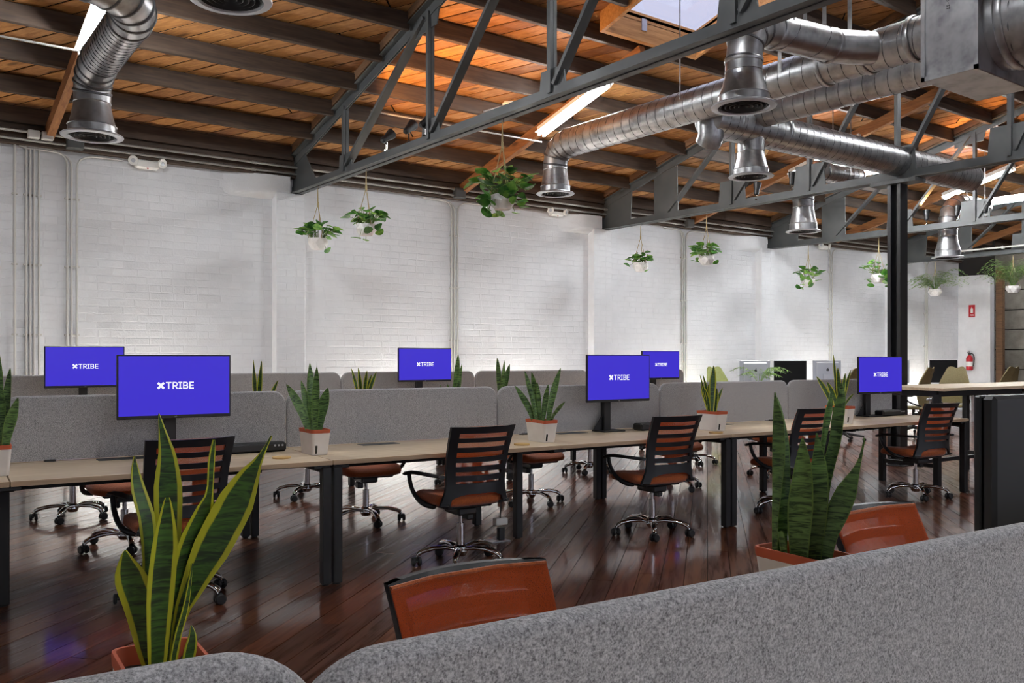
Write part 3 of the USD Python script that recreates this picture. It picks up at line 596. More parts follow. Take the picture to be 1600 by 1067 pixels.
spot('black spotlight on the third truss, left one beside the lit timber', 15.07, 8.15, ZB + .11, 12, -60)
spot('black spotlight on the third truss, middle one below the strip light', 15.07, 7.62, ZB + .11, 14, -90)
spot('black spotlight on the third truss, right one bowed over the chord', 15.07, 7.14, ZB + .11, 20, -110)

# ------------------------------------------------------------------ wall fittings
def conduit(label, pts, r=.0125, m='conduit', group=None):
    t = thing('conduit', label, 'conduit', group=group); part(t, 'pipe', tube(pts, r, 8), M[m], smooth=50)
    k = MB()
    for z in (1.6, 2.4, 3.2):
        p = pts[0]
        if abs(pts[0][2] - pts[1][2]) > .5: k.add(*cbx(p[0] - .03, p[0] + .03, p[1] - .004, YW, z, z + .02, .003))
    if k.n: part(t, 'strap', k.get(), M[m])
    return t
yc = YW - .03
def vertical(x, z1, bend=0, r=.0125, y=None):
    y = y or yc
    pts = [(x, y, .02), (x, y, z1 - .16)]
    if bend: pts += [tuple(q) for q in arc((x, y, z1 - .16), (x, y, z1), (x + bend * .22, y, z1), 6)[1:]] + [(x + bend * .5, y, z1)]
    else: pts += [(x, y, z1)]
    return pts
XL = [1.485, 1.60, 1.64, 1.68, 1.735]
nm = ['first', 'second', 'third', 'fourth', 'fifth']
for i, x in enumerate([1.49, 1.605, 1.645, 1.685, 1.735]): conduit('white painted conduit at the left edge of the wall, %s from the left' % nm[i], vertical(x, 3.83))
conduit('thin bent conduit left of the pair under the left duct bell', vertical(2.03, 3.76, -1))
conduit('thin conduit rising under the left duct bell, bent to the left at its top', vertical(2.075, 3.74, -1))
conduit('thin conduit under the left duct bell, bent to the right towards the emergency light', vertical(2.135, 3.735, 1))
for cx, w in ((7.43, 'below the large hanging pothos'), (12.55, 'right of the hanging plant by the second pilaster'), (17.22, 'between the two far hanging plants left of the column'), (21.2, 'behind the fern right of the column')):
    conduit('left thin conduit of the trio %s' % w, vertical(cx - .06, 3.74, -1)); conduit('middle thin conduit of the trio %s' % w, vertical(cx - .01, 3.73, -1, .014)); conduit('right thin conduit of the trio %s' % w, vertical(cx + .05, 3.735, 1))
for i, (z, y, nme) in enumerate([(3.815, YW - .12, 'lower'), (3.90, YW - .15, 'upper')]):
    t = thing('conduit', 'long %s steel conduit running under the roof along the wall top' % nme, 'conduit'); part(t, 'pipe', tube([(X0, y, z), (XE, y, z)], .017, 8), M['conduit_m'], smooth=50)
    m = MB()
    for x in np.arange(-2, 22, 3.1): m.add(*tube([(x, y, z), (x + .06, y, z)], .023, 8))
    part(t, 'coupling', m.get(), M['conduit_m'])
for x, w in ((2.09, 'above the left conduits'), (7.43, 'beneath the middle timber rafter'), (12.55, 'above the conduits by the second pilaster')):
    t = thing('junction_box', 'grey square junction box at the wall top ' + w, 'junction box', (x, YW - .15, 3.77)); part(t, 'box', cbx(-.09, .09, -.05, .05, 0, .15, .006), M['steel']); part(t, 'cover_plate', cbx(-.08, .08, -.056, -.05, .01, .14, .003), M['steel'])
for x, w in ((1.66, 'where the left conduits meet the roof'), (1.80, 'just right of the box above the left conduits')):
    t = thing('junction_box', 'small pale junction box ' + w, 'junction box', (x, YW - .17, 3.83)); part(t, 'box', cbx(-.06, .06, -.04, .05, 0, .09, .005), M['conduit']); part(t, 'cover_plate', cbx(-.055, .055, -.045, -.04, .006, .084, .002), M['conduit'])
def emergency(label, x, z):
    t = thing('emergency_light', label, 'emergency light', (x, YW - .005, z))
    part(t, 'body', cbx(-.14, .14, -.09, 0, -.055, .055, .02), M['white'])
    for s in (-1, 1):
        v, f = lathe([(.001, .0), (.04, .0), (.055, .03), (.058, .06), (.05, .062), (.001, .05)], 18); h = move(rot(rot((v, f), 'x', 100), 'z', s * 25), (s * .15, -.06, .03)); part(t, 'lamp_head', h, M['white'], smooth=40)
        v, f = lathe([(.001, .055), (.048, .057)], 16); part(t, 'lens', move(rot(rot((v, f), 'x', 100), 'z', s * 25), (s * .15, -.06, .03)), M['alu'])
    part(t, 'indicator', cbx(-.01, .01, -.093, -.088, -.06, -.045, .002), M['red'])
emergency('white twin-head emergency light on the wall between the left duct bell and nearest truss', 2.914, 3.715)
emergency('white twin-head emergency light on the wall right of the large hanging pothos', 9.42, 3.75)
emergency('white twin-head emergency light far along the wall above the distant hanging plants', 16.9, 3.74)
t = thing('smoke_detector', 'white round detector on a pale rod under the lit roof boards', 'detector', (6.78, 9.2, 0))
part(t, 'disc', lathe([(.001, 4.56), (.07, 4.565), (.085, 4.60), (.06, 4.63), (.001, 4.635)], 20), M['white'], smooth=40)
part(t, 'arm', tube([(0, 0, 4.60), (-1.93, -2.2, 3.70)], .008, 6), M['nailer'])
for x0_, x1_, y_, z_, w_ in ((4.86, 7.40, 9.30, 4.22, 'from the nearest truss to the strip light'), (-2.6, 1.78, 9.30, 4.28, 'from the left edge to the first strip light')):
    t = thing('conduit', 'pale thin conduit crossing under the roof ' + w_, 'conduit'); part(t, 'pipe', tube([(x0_, y_, z_), (x1_, y_, z_)], .011, 8), M['conduit_m'])
t = thing('conduit', 'pale level conduit fixed along the farthest truss', 'conduit'); part(t, 'pipe', tube([(19.75, 10.3, 3.70), (19.75, 7.9, 3.70)], .02, 8), M['conduit']); part(t, 'strap', bx(19.74, 19.82, 9.0, 9.03, 3.67, 3.73), M['conduit'])
# red sign and extinguisher on the return wall (x = XE, facing -X)
def on_end(vf, y, z):                                              # (lateral, up, out) -> world on the return wall
    v, f = vf; return np.stack([XE - .002 - v[:, 2], y - v[:, 0], z + v[:, 1]], 1), f
t = thing('fire_sign', 'small red extinguisher sign on the white return wall', 'sign')
part(t, 'board', on_end(bx(-.08, .08, -.155, .155, 0, .006), 11.15, 2.52), M['red'])
m = MB(); 
for i, (w, s) in enumerate((('FIRE', .03),)):
    q = meshkit.text_mesh(w, s, .002, True); q.apply_translation([-q.extents[0] / 2, -.12, .006]); m.tm(q)
m.add(*bx(-.03, .03, -.05, .06, .006, .008)); m.add(*bx(-.012, .012, .06, .10, .006, .008))
part(t, 'lettering', on_end(m.get(), 11.15, 2.52), M['white'])
t = thing('fire_extinguisher', 'red fire extinguisher hung on the white return wall', 'fire extinguisher', (XE - .085, 11.17, 1.02))
part(t, 'cylinder', lathe([(.001, 0), (.07, .0), (.08, .02), (.08, .30), (.06, .35), (.025, .375), (.025, .39), (.001, .39)], 22), M['red'], smooth=40)
part(t, 'label_band', lathe([(.0805, .10), (.0805, .22)], 22), M['white']); part(t, 'valve', join(lathe([(.03, .385), (.03, .43), (.001, .43)], 12), cbx(-.10, .02, -.012, .012, .43, .455, .004), cbx(-.08, .02, -.012, .012, .47, .49, .004)), M['black'])
part(t, 'hose', tube(bez((0, -.03, .42), (0, -.13, .44), (0, -.14, .3), (0, -.09, .10), 10), .012, 8), M['black']); part(t, 'bracket', bx(.06, .085, -.03, .03, .1, .4), M['white'])


# low LED bars that wash the foot of the brick wall from behind the last row of desks
BARS = ['left of the first conduits', 'right of the first conduits', 'below the middle timber rafter', 'behind the right back monitor', 'behind the silver computers', 'near the second last pilaster', 'near the return wall']
for i, x in enumerate((-.9, 2.7, 6.4, 8.6, 12.2, 16.4, 20.6)):
    t = thing('floor_uplight', 'low LED bar on the floor washing the brick wall, ' + BARS[i], 'light', (x, YW - .42, 0))
    part(t, 'housing', join(cbx(-.6, .6, -.04, .04, 0, .05, .006), bx(-.6, .6, -.04, -.034, .05, .085)), M['blackmatte']); part(t, 'diffuser', bx(-.59, .59, -.033, .036, .0505, .056), M['led']); part(t, 'foot', join(cbx(-.5, -.44, -.07, .07, 0, .012, .003), cbx(.44, .5, -.07, .07, 0, .012, .003)), M['blackmatte'])
# ------------------------------------------------------------------ workbenches, felt screens
U0 = .286; LU = 1.667
DEPTH = .86
def bench(label, u0, u1, vc, ends=(True, True), inset=True):
    """two desks long, two deep; u runs along local x, the middle of the bench is y = 0"""
    t = thing('workbench', label, 'desk', D(u0, vc), DA, group=None); L = u1 - u0; um = L / 2 if L > 2 else None
    cells = [(0, um), (um, L)] if um else [(0, L)]
    for a, b in cells:
        for s in (-1, 1):
            y0, y1 = sorted((s * .012, s * DEPTH))
            part(t, 'tabletop', cbx(a + .0025, b - .0025, y0, y1, .712, .74, .0025), M['oak'])
            part(t, 'edge_band', bx(a + .003, b - .003, (y0 - .001) if s < 0 else (y1 - .0002), (y0 + .0002) if s < 0 else (y1 + .001), .7135, .7385), M['oak_edge'])
            gx = (a + b) / 2 - .34
            part(t, 'cable_flap', cbx(gx, gx + .28, s * .10 - .055, s * .10 + .055, .7395, .7425, .001), M['steel'])
    def leg(x, y, w=.055): part(t, 'leg', cbx(x - w / 2, x + w / 2, y - .03, y + .03, 0.008, .70, .004), M['blackmatte'])
    def foot(x, y): part(t, 'foot', lathe([(.001, 0), (.022, 0), (.022, .01), (.001, .011)], 12, (x, y, 0)), M['blackmatte'])
    for k, x in enumerate((.034, L - .034)):
        if not ends[k]: continue
        for y in (-DEPTH + .035, DEPTH - .035): leg(x, y); foot(x, y)
        part(t, 'end_rail', cbx(x - .025, x + .025, -DEPTH + .03, DEPTH - .03, .665, .711, .004), M['blackmatte'])
    if um and inset:
        for y in (-.30, .30): leg(um, y); foot(um, y)
        part(t, 'middle_rail', cbx(um - .025, um + .025, -DEPTH + .1, DEPTH - .1, .675, .711, .004), M['blackmatte'])
    for y in (-.55, .55): part(t, 'beam', cbx(.05, L - .05, y - .02, y + .02, .672, .711, .003), M['blackmatte'])
    part(t, 'cable_tray', join(bx(.2, L - .2, -.12, .12, .60, .604), bx(.2, L - .2, -.124, -.12, .60, .68), bx(.2, L - .2, .12, .124, .60, .68)), M['blackmatte'])
    for x in (.06, L - .06, (um or L / 2)):
        part(t, 'bracket', join(cbx(x - .05, x + .05, -DEPTH + .02, -DEPTH + .20, .690, .7115, .003), cbx(x - .05, x + .05, DEPTH - .20, DEPTH - .02, .690, .7115, .003)), M['blackmatte'])
    return t
def felt_screen(label, u0, u1, v, top, group=None):
    t = thing('desk_screen', label, 'desk divider', D(u0, v), DA, group=group); L = u1 - u0; r = .09; th = .016
    def shape(e): return shapely.union_all([sbox(e, .735 + e, L - e, top - r), sbox(r, .75, L - r, top - e), shapely.Point(r, top - r).buffer(r - e, 12), shapely.Point(L - r, top - r).buffer(r - e, 12)])
    def up(vf): w, f = vf; return np.stack([w[:, 0], -w[:, 2], w[:, 1]], 1), f
    p = shape(.012).simplify(.0005)
    ch = MB(); ch.add(*up(prism(p, -th, th))); part(t, 'felt_panel', ch.get(), M['felt'])
    e = shape(0.012); pts = np.array(e.exterior.coords)[:-1]; path = [(q[0], 0, q[1]) for q in pts if True]
    # rounded edge rolled round the rim
    ring = np.array(path); keep = ring[:, 2] > .76; i0 = int(np.argmin(np.where(keep, 0, 1) + 0)); 
    order = sorted(range(len(ring)), key=lambda i: -math.atan2(ring[i, 2] - (top + .5) / 2, ring[i, 0] - L / 2)); rr = [ring[i] for i in order if ring[i, 2] > .76]
    side = np.linspace(.75, top - r - .01, 8); rr = [np.array([.012, 0, z]) for z in side] + [q for q in rr if q[2] > top - r - .005] + [np.array([L - .012, 0, z]) for z in side[::-1]]
    rr = np.array(rr); mbq = MB(); n = 7; V = []
    t_ = np.gradient(rr, axis=0); t_ /= np.linalg.norm(t_, axis=1, keepdims=True)
    for q, d in zip(rr, t_):
        o = np.array([-d[2], 0, d[0]])
        for k in range(n):
            a = math.pi * k / (n - 1); V.append(q + o * math.sin(a) * .012 + np.array([0, math.cos(a) * th, 0]))
    F = [(i * n + k, (i + 1) * n + k, (i + 1) * n + k + 1, i * n + k + 1) for i in range(len(rr) - 1) for k in range(n - 1)]
    part(t, 'rolled_edge', (np.array(V), Q(np.array(F))[:, ::-1]), M['felt_edge'], smooth=True)
    for x in (.25, L - .25): part(t, 'clamp', cbx(x - .03, x + .03, -.035, .035, .715, .752, .003), M['blackmatte'])
    return t
VF, VR, VN = 5.86, 9.05, .645
gF = [U0 + LU * k for k in range(-2, 6)]
bench('oak-topped workbench of the middle row, left one cut by the photo edge', gF[1], gF[3], VF)
bench('oak-topped workbench of the middle row, central one with three potted snake plants', gF[3], gF[5], VF)
bench('oak-topped workbench of the middle row, right one ending by the tall table', gF[5], gF[7], VF)
pn = ['behind the potted plant at the left edge', 'behind the nearest lit monitor', 'behind the second slat-back chair', 'behind the lit monitor in the middle', 'behind the potted plant right of the middle', 'behind the rightmost lit monitor']
for k in range(1, 7): felt_screen('grey felt desk screen of the middle row, ' + pn[k - 1], gF[k] + .0015, gF[k + 1] - .0015, VF, 1.125)
bench('workbench of the back row, left one hidden behind the grey screens', gF[1], gF[3], VR)
bench('workbench of the back row, middle one hidden behind the grey screens', gF[3], gF[5], VR)
bench('workbench of the back row, right one nearest the silver computers', gF[5], gF[7], VR)
pr = ['leftmost at the photo edge', 'behind the left back monitor', 'left of the short snake plant', 'behind the middle back monitor', 'behind the snake plant in the middle', 'rightmost behind the far right back monitor']
for k in range(1, 7): felt_screen('grey felt desk screen of the back row, ' + pr[k - 1], gF[k] + .0015, gF[k + 1] - .0015, VR, 1.19)
bench('workbench nearest the camera, hidden under the large grey screen', .215 - LU * 2, .215, VN); bench('workbench nearest the camera at right, carrying the black monitor', .215, .215 + LU * 2, VN)
felt_screen('large grey felt screen filling the lower right foreground', .203, 1.335, .642, 1.125)
felt_screen('grey felt screen at the bottom edge, left of the large one', .215 - LU + .006, .264, .688, 1.125)
felt_screen('grey felt screen past the lower right corner of the photo', 1.347, .215 + LU * 2 - .006, VN, 1.125)

# ------------------------------------------------------------------ office chairs
def make_chair(label, loc, rz, group=None, low=0.0):
    t = thing('office_chair', label, 'chair', loc, rz, group)
    def part(o, n_, vf, *a_, **k_):
        if low and n_ not in ('base_hub', 'base_leg', 'caster', 'wheel', 'gas_cylinder'): vf = (np.asarray(vf[0]) - (0, 0, low), vf[1])
        return globals()['part'](o, n_, vf, *a_, **k_)
    # seat cushion: rounded slab, waterfall front
    n = 24; V = []; prof = [(0, .405), (.82, .402), (.97, .415), (1.0, .437), (.97, .462), (.85, .476), (0, .480)]
    for s, z in prof:
        for k in range(n):
            a = 2 * math.pi * k / n; c, q = math.cos(a), math.sin(a); e = .42
            x = .245 * s * abs(c) ** e * (1 if c >= 0 else -1); y = .235 * s * abs(q) ** e * (1 if q >= 0 else -1) + .03
            V.append((x, y, z - (.028 * max(0, (y - .16) / .1) if z > .44 else .008 * max(0, (y - .16) / .1)) + (.012 * (abs(x) / .245) ** 2 if z > .44 else 0)))
    F = [(i * n + k, i * n + (k + 1) % n, (i + 1) * n + (k + 1) % n, (i + 1) * n + k) for i in range(len(prof) - 1) for k in range(n)]
    part(t, 'seat', (np.array(V), Q(np.array(F))), M['orange'], smooth=60)
    part(t, 'seat_pan', cbx(-.17, .17, -.13, .20, .382, .408, .01), M['frame'])
    # back: sheet (x, s) -> leaning curve, s from 0 (bottom) to 1 (top)
    def bk(x, s, off=0.0):
        bow = .078 if off < .01 else .040
        z = .415 + .50 * s; y = -.205 - .075 * s + .035 * math.sin(math.pi * s) - .035 * s * s
        return (x, y + off + (.012 if off < .01 else 0) - bow * (1 - (abs(x) / .24) ** 2), z + (.006 if off < .01 else 0))
    def half(s): return .232 - .026 * (1 - s) + .040 * max(0, (.22 - s) / .22)
    def sheet(x0f, x1f, s0f, s1f, th, off, nx=10, ns=3):
        V = []; F = []
        for side in (0, 1):
            for i in range(nx + 1):
                for j in range(ns + 1):
                    fx = i / nx
                    s0, s1 = s0f(fx), s1f(fx); s = s0 + (s1 - s0) * j / ns; x = x0f(s) + (x1f(s) - x0f(s)) * fx; b_ = bk(x, s, off); V.append((b_[0], b_[1] + th * side, b_[2]))
        w = ns + 1; N = (nx + 1) * w
        for i in range(nx):
            for j in range(ns):
                a = i * w + j; F += [(a, a + 1, a + w + 1, a + w), (N + a, N + a + w, N + a + w + 1, N + a + 1)]
        for i in range(nx):
            for j in (0, ns):
                a = i * w + j; F.append((a, a + w, N + a + w, N + a) if j == 0 else (a, N + a, N + a + w, a + w))
        for j in range(ns):
            for i in (0, nx):
                a = i * w + j; F.append((a, N + a, N + a + 1, a + 1) if i == 0 else (a, a + 1, N + a + 1, N + a))
        return np.array(V), Q(np.array(F))
    c = lambda q: (lambda *_: q)
    hm = lambda s: half(s) - .038
    m = MB()
    m.add(*sheet(lambda s: -half(s), lambda s: -half(s) + .05, c(.0), c(1.), .022, 0, 2, 12)); m.add(*sheet(lambda s: half(s) - .05, lambda s: half(s), c(.0), c(1.), .022, 0, 2, 12))
    m.add(*sheet(lambda s: -half(s), lambda s: half(s), c(.915), c(1.0), .022, 0)); part(t, 'back_frame', m.get(), M['frame'], smooth=40)
    for k, (s0, s1) in enumerate([(.80, .855), (.675, .735), (.545, .61), (.425, .49), (.305, .375)]): part(t, 'back_slat', sheet(lambda s: -hm(s), lambda s: hm(s), c(s0), c(s1), .018, 0), M['frame'], smooth=40)
    part(t, 'lumbar_band', sheet(lambda s: -half(s), lambda s: half(s), lambda f: -.02 + .165 * (1 - (2 * f - 1) ** 4), c(.275), .022, 0, 14), M['frame'], smooth=40)
    part(t, 'back_mesh', sheet(lambda s: -half(s) + .004, lambda s: half(s) - .004, lambda f: .04 + .08 * (1 - (2 * f - 1) ** 4), c(.992), .006, .034, 12, 10), M['mesh'], smooth=40)
    part(t, 'mesh_welt', tube([bk(-half(1) + .004, .994, .036), bk(-.1, .998, .036), bk(.1, .998, .036), bk(half(1) - .004, .994, .036)], .006, 6), M['orange'])
    part(t, 'back_bracket', join(*[beam((s * .12, -.08, .392), (s * .232, -.215, .43), .05, .016) for s in (-1, 1)]), M['frame'])
    for s in (-1, 1):
        pts = bez((s * .20, -.02, .395), (s * .275, -.05, .40), (s * .30, .13, .42), (s * .292, .165, .60), 12); m = MB(); m.add(*tube(pts, [.017] * 6 + [.015] * 6, 8))
        part(t, 'armrest_bracket', m.get(), M['frame'], smooth=50)
        pad = bez((s * .292, .20, .588), (s * .297, .12, .618), (s * .29, -.02, .606), (s * .25, -.215, .606), 10); V = []
        for p, w in zip(pad, np.linspace(.032, .022, 10)):
            for a in np.linspace(0, 2 * np.pi, 9)[:-1]: V.append((p[0] + w * math.cos(a), p[1], p[2] + .012 * math.sin(a)))
        F = [(i * 8 + k, i * 8 + (k + 1) % 8, (i + 1) * 8 + (k + 1) % 8, (i + 1) * 8 + k) for i in range(9) for k in range(8)]
        caps = [(0, 2, 1), (0, 3, 2), (0, 4, 3), (0, 5, 4), (0, 6, 5), (0, 7, 6)]; F3 = np.vstack([Q(np.array(F)), np.array(caps), np.array(caps)[:, ::-1] + 72])
        part(t, 'armrest_pad', (np.array(V), F3), M['frame'], smooth=50)
    part(t, 'tilt_mechanism', cbx(-.07, .07, -.10, .10, .33, .384, .012), M['black']); part(t, 'tension_knob', cbx(.035, .085, -.03, .05, .285, .335, .008), M['black'])
    part(t, 'gas_cylinder', lathe([(.014, .385), (.014, .27), (.026, .268), (.026, .10), (.03, .095), (.03, .06), (.001, .058)], 18), M['chrome'], smooth=35)
    part(t, 'base_hub', lathe([(.03, .125), (.045, .115), (.05, .085), (.035, .055), (.001, .052)], 20), M['chrome'], smooth=35)
    for k in range(5):
        a = math.radians(90 + 72 * k)
        def R(p): return (p[0] * math.cos(a) - p[1] * math.sin(a), p[0] * math.sin(a) + p[1] * math.cos(a), p[2])
        path = [(.03, 0, .098), (.10, 0, .112), (.18, 0, .110), (.25, 0, .094), (.282, 0, .076), (.29, 0, .058)]
        w = [.028, .026, .023, .021, .021, .019]; V = []
        for p, q in zip(path, w):
            for b in np.linspace(0, 2 * np.pi, 9)[:-1]: V.append(R((p[0] + .006 * math.sin(b), q * math.cos(b), p[2] + .015 * math.sin(b))))
        F = [(i * 8 + j, i * 8 + (j + 1) % 8, (i + 1) * 8 + (j + 1) % 8, (i + 1) * 8 + j) for i in range(5) for j in range(8)]
        part(t, 'base_leg', (np.array(V), Q(np.array(F))[:, ::-1]), M['chrome'], smooth=60)
        ca = part(t, 'caster', tuple_rot(join(cbx(-.012, .012, -.014, .014, .035, .062, .005), cbx(-.006, .006, -.03, .03, .028, .036, .002)), .29, a), M['black'])
        cq = a + math.radians(55 + 40 * (k % 3))
        for s in (-1, 1):
            v, f = lathe([(.001, -.011), (.024, -.011), (.030, -.005), (.030, .005), (.024, .011), (.001, .011)], 16); v, f = rot((v, f), 'x', 90); v = v + (0, s * .019, .0302)
            v = v @ np.array([[math.cos(cq), math.sin(cq), 0], [-math.sin(cq), math.cos(cq), 0], [0, 0, 1]]) + (.29 * math.cos(a), .29 * math.sin(a), 0)
            part(ca, 'wheel', (v, f), M['black'], smooth=40)
    return t
def tuple_rot(vf, r, a):
    v, f = vf; return v @ np.array([[math.cos(a), math.sin(a), 0], [-math.sin(a), math.cos(a), 0], [0, 0, 1]]) + (r * math.cos(a), r * math.sin(a), 0), f
ch = make_chair('slat-back office chair with orange seat at the middle row, second from the left', D(2.86, 5.08), DA)
def chair(u, v, rz, label, group=None): return copy_of(ch, D(u, v), DA + rz, label, group)
chair(1.10, 5.18, 3, 'slat-back office chair with orange seat half hidden by the yellow-edged foreground plant')
chair(4.57, 5.14, -2, 'slat-back office chair with orange seat in front of the lit monitor in the middle')
chair(6.20, 5.22, 2, 'slat-back office chair with orange seat behind the green foreground snake plant')
chair(7.93, 5.13, -6, 'slat-back office chair with orange seat farthest right, before the tall table')
for u, v, r, w in ((1.10, 6.82, 180, 'leftmost'), (2.93, 6.78, 176, 'second from the left'), (4.60, 6.84, 183, 'third from the left'), (6.32, 6.80, 178, 'fourth from the left'), (7.95, 6.85, 181, 'rightmost')):
    chair(u, v, r, 'orange seat showing under the far side of the middle desks, ' + w)
for u, v, r, w in ((.93, 8.62, 10, 'at the far left'), (2.98, 8.66, -8, 'below the left snake plant pot'), (4.70, 8.62, 5, 'beyond the second slat-back chair'), (6.40, 8.64, -12, 'beyond the middle orange chair seat'), (8.0, 8.6, 14, 'beyond the potted plant on the right')):
    chair(u, v - .35, r, 'back-row office chair, only its chrome base showing, ' + w)
make_chair('orange mesh chair back in the foreground, left of the large grey screen', D(1.12, 1.62), DA + 180 + 3, low=.10)
make_chair('orange mesh chair back beside the green foreground snake plant', D(2.50, 1.46), DA + 180 + 4, low=.05)

# ------------------------------------------------------------------ monitors
def logo(h):
    q = meshkit.text_mesh('TRIBE', h * 2, .002, True); q.apply_scale(.5); w0 = h * .95; q.apply_translation([w0 + h * .12, 0, 0]); m = MB(); m.tm(q)
    for s in (-1, 1):
        v, f = prism(sbox(-h * .60, -h * .17, h * .60, h * .17).buffer(-h * .02).buffer(h * .02), 0, .001 if s > 0 else .0012); v = v @ np.array([[.7071, .7071 * s, 0], [-.7071 * s, .7071, 0], [0, 0, 1]]); m.add(v + (w0 * .5, h * .5, 0), f)
    v, f = m.get(); v = v.copy(); v[:, 0] -= (v[:, 0].max() + v[:, 0].min()) / 2; v[:, 1] -= h / 2; return v, f
def make_monitor(label, loc, rz, lit=True, back=.15, stand=True, W=.655, Hh=.372, zc=1.18, group=None, name='monitor'):
    """screen faces -y; the post stands behind it on the desk"""
    t = thing(name, label, 'monitor', loc, rz, group); z0, z1 = zc - Hh / 2, zc + Hh / 2
    part(t, 'housing', cbx(-W / 2, W / 2, .0, .022, z0, z1, .004), M['black']); part(t, 'rear_bulge', cbx(-W * .36, W * .36, .02, .05, z0 + .05, z1 - .05, .014), M['black'])
    part(t, 'screen', bx(-W / 2 + .009, W / 2 - .009, -.0012, .001, z0 + .020, z1 - .009), M['screen'] if lit else M['dark_screen'], 'lit blue screen' if lit else None)
    if lit:
        v, f = logo(.041); part(t, 'screen_logo', (np.stack([v[:, 0], -.0014 - v[:, 2] * .4, v[:, 1] + zc + .006], 1), f), M['logo'], 'white xTRIBE lettering')
        q = meshkit.text_mesh('LG', .008, .0006, True); q.apply_translation([-q.extents[0] / 2, 0, 0]); v = np.array(q.vertices); part(t, 'maker_mark', (np.stack([v[:, 0], -.0004 - v[:, 2], v[:, 1] + z0 + .006], 1), np.array(q.faces)), M['alu'])
    if stand:
        part(t, 'post', cbx(-.035, .035, back, back + .05, .745, zc + .08, .004), M['blackmatte']); part(t, 'post_base', cbx(-.11, .11, back - .10, back + .07, .7405, .752, .003), M['blackmatte'])
        part(t, 'arm', cbx(-.03, .03, .045, back + .01, zc - .03, zc + .03, .005), M['blackmatte'])
        v, f = prism(Polygon([(0, 0), (.09, 0), (0, .12)]), -.004, .004); part(t, 'cable_gusset', (np.stack([-.035 - v[:, 0], back + .03 + v[:, 2], .75 + v[:, 1]], 1), f), M['blackmatte'])
    else:
        part(t, 'stand_neck', cbx(-.04, .04, .05, .08, .76, zc, .006), M['black']); part(t, 'stand_foot', cbx(-.13, .13, -.04, .16, .7405, .752, .004), M['black'])
    return t
def off(u, x): return u + x
make_monitor('lit blue monitor nearest the camera, above the yellow-edged plant', D(1.189, 5.6), DA, zc=1.174, Hh=.382)
make_monitor('lit blue monitor in the middle of the middle row', D(4.628, 5.6), DA, zc=1.180, Hh=.382)
make_monitor('lit blue monitor before the black column, right end of middle row', D(8.06, 5.6), DA - 4, zc=1.167, Hh=.38)
make_monitor('lit blue monitor of the back row at far left', D(1.09, 8.78), DA, back=.13, zc=1.262)
make_monitor('lit blue monitor of the back row left of centre', D(4.50, 8.78), DA, back=.13, zc=1.266)
make_monitor('lit blue monitor of the back row partly behind the middle one', D(7.965, 8.78), DA, back=.13, zc=1.247)
# near monitor seen from behind (screen towards +v)
t = thing('monitor', 'unlit black monitor seen from behind at the right edge of the photo', 'monitor', D(1.978, .93), DA)
part(t, 'housing', cbx(-.325, .325, .006, .02, .89, 1.277, .003), M['black']); part(t, 'rear_shell', cbx(-.325, .325, -.022, .006, .89, 1.277, .007), M['blackmatte'])
part(t, 'screen', bx(-.315, .315, .0195, .0212, .915, 1.272), M['dark_screen']); part(t, 'stand_neck', cbx(-.04, .04, -.05, -.02, .75, 1.1, .006), M['black']); part(t, 'stand_foot', cbx(-.13, .13, -.16, .05, .7405, .752, .004), M['black'])

# docks, coasters
def dock(label, u, v):
    t = thing('docking_box', label, 'docking station', D(u, v), DA)
    part(t, 'case', cbx(-.19, .19, -.05, .06, .742, .80, .012), M['black']); part(t, 'front_slope', cbx(-.18, .18, -.056, -.048, .75, .79, .003), M['blackmatte'])
    m = MB()
    for x in (.11, .135, .16): m.add(*rot(lathe([(.001, 0), (.007, 0), (.007, .002), (.001, .002)], 10), 'x', 90)); m.v[-1] += (x, -.056, .782)
    part(t, 'port', m.get(), M['alu']); part(t, 'shelf', cbx(-.17, .17, -.045, .05, .7405, .7425, .0005), M['black'])
dock('low black docking box on the desk left of the nearest potted plant', 1.70, 5.70); dock('low black docking box under the middle lit monitor', 5.06, 5.66); dock('low black docking box under the rightmost lit monitor', 8.34, 5.68)
for u, v, w in ((1.73, 5.27, 'left of the first potted snake plant'), (3.40, 5.17, 'left of the second potted snake plant'), (5.24, 5.13, 'before the third potted snake plant')):
    t = thing('coaster', 'round pale cork coaster on the desk ' + w, 'coaster', D(u, v), DA); part(t, 'disc', lathe([(.001, .7402), (.054, .7402), (.056, .743), (.056, .748), (.053, .751), (.001, .751)], 26), M['cork'], smooth=30)

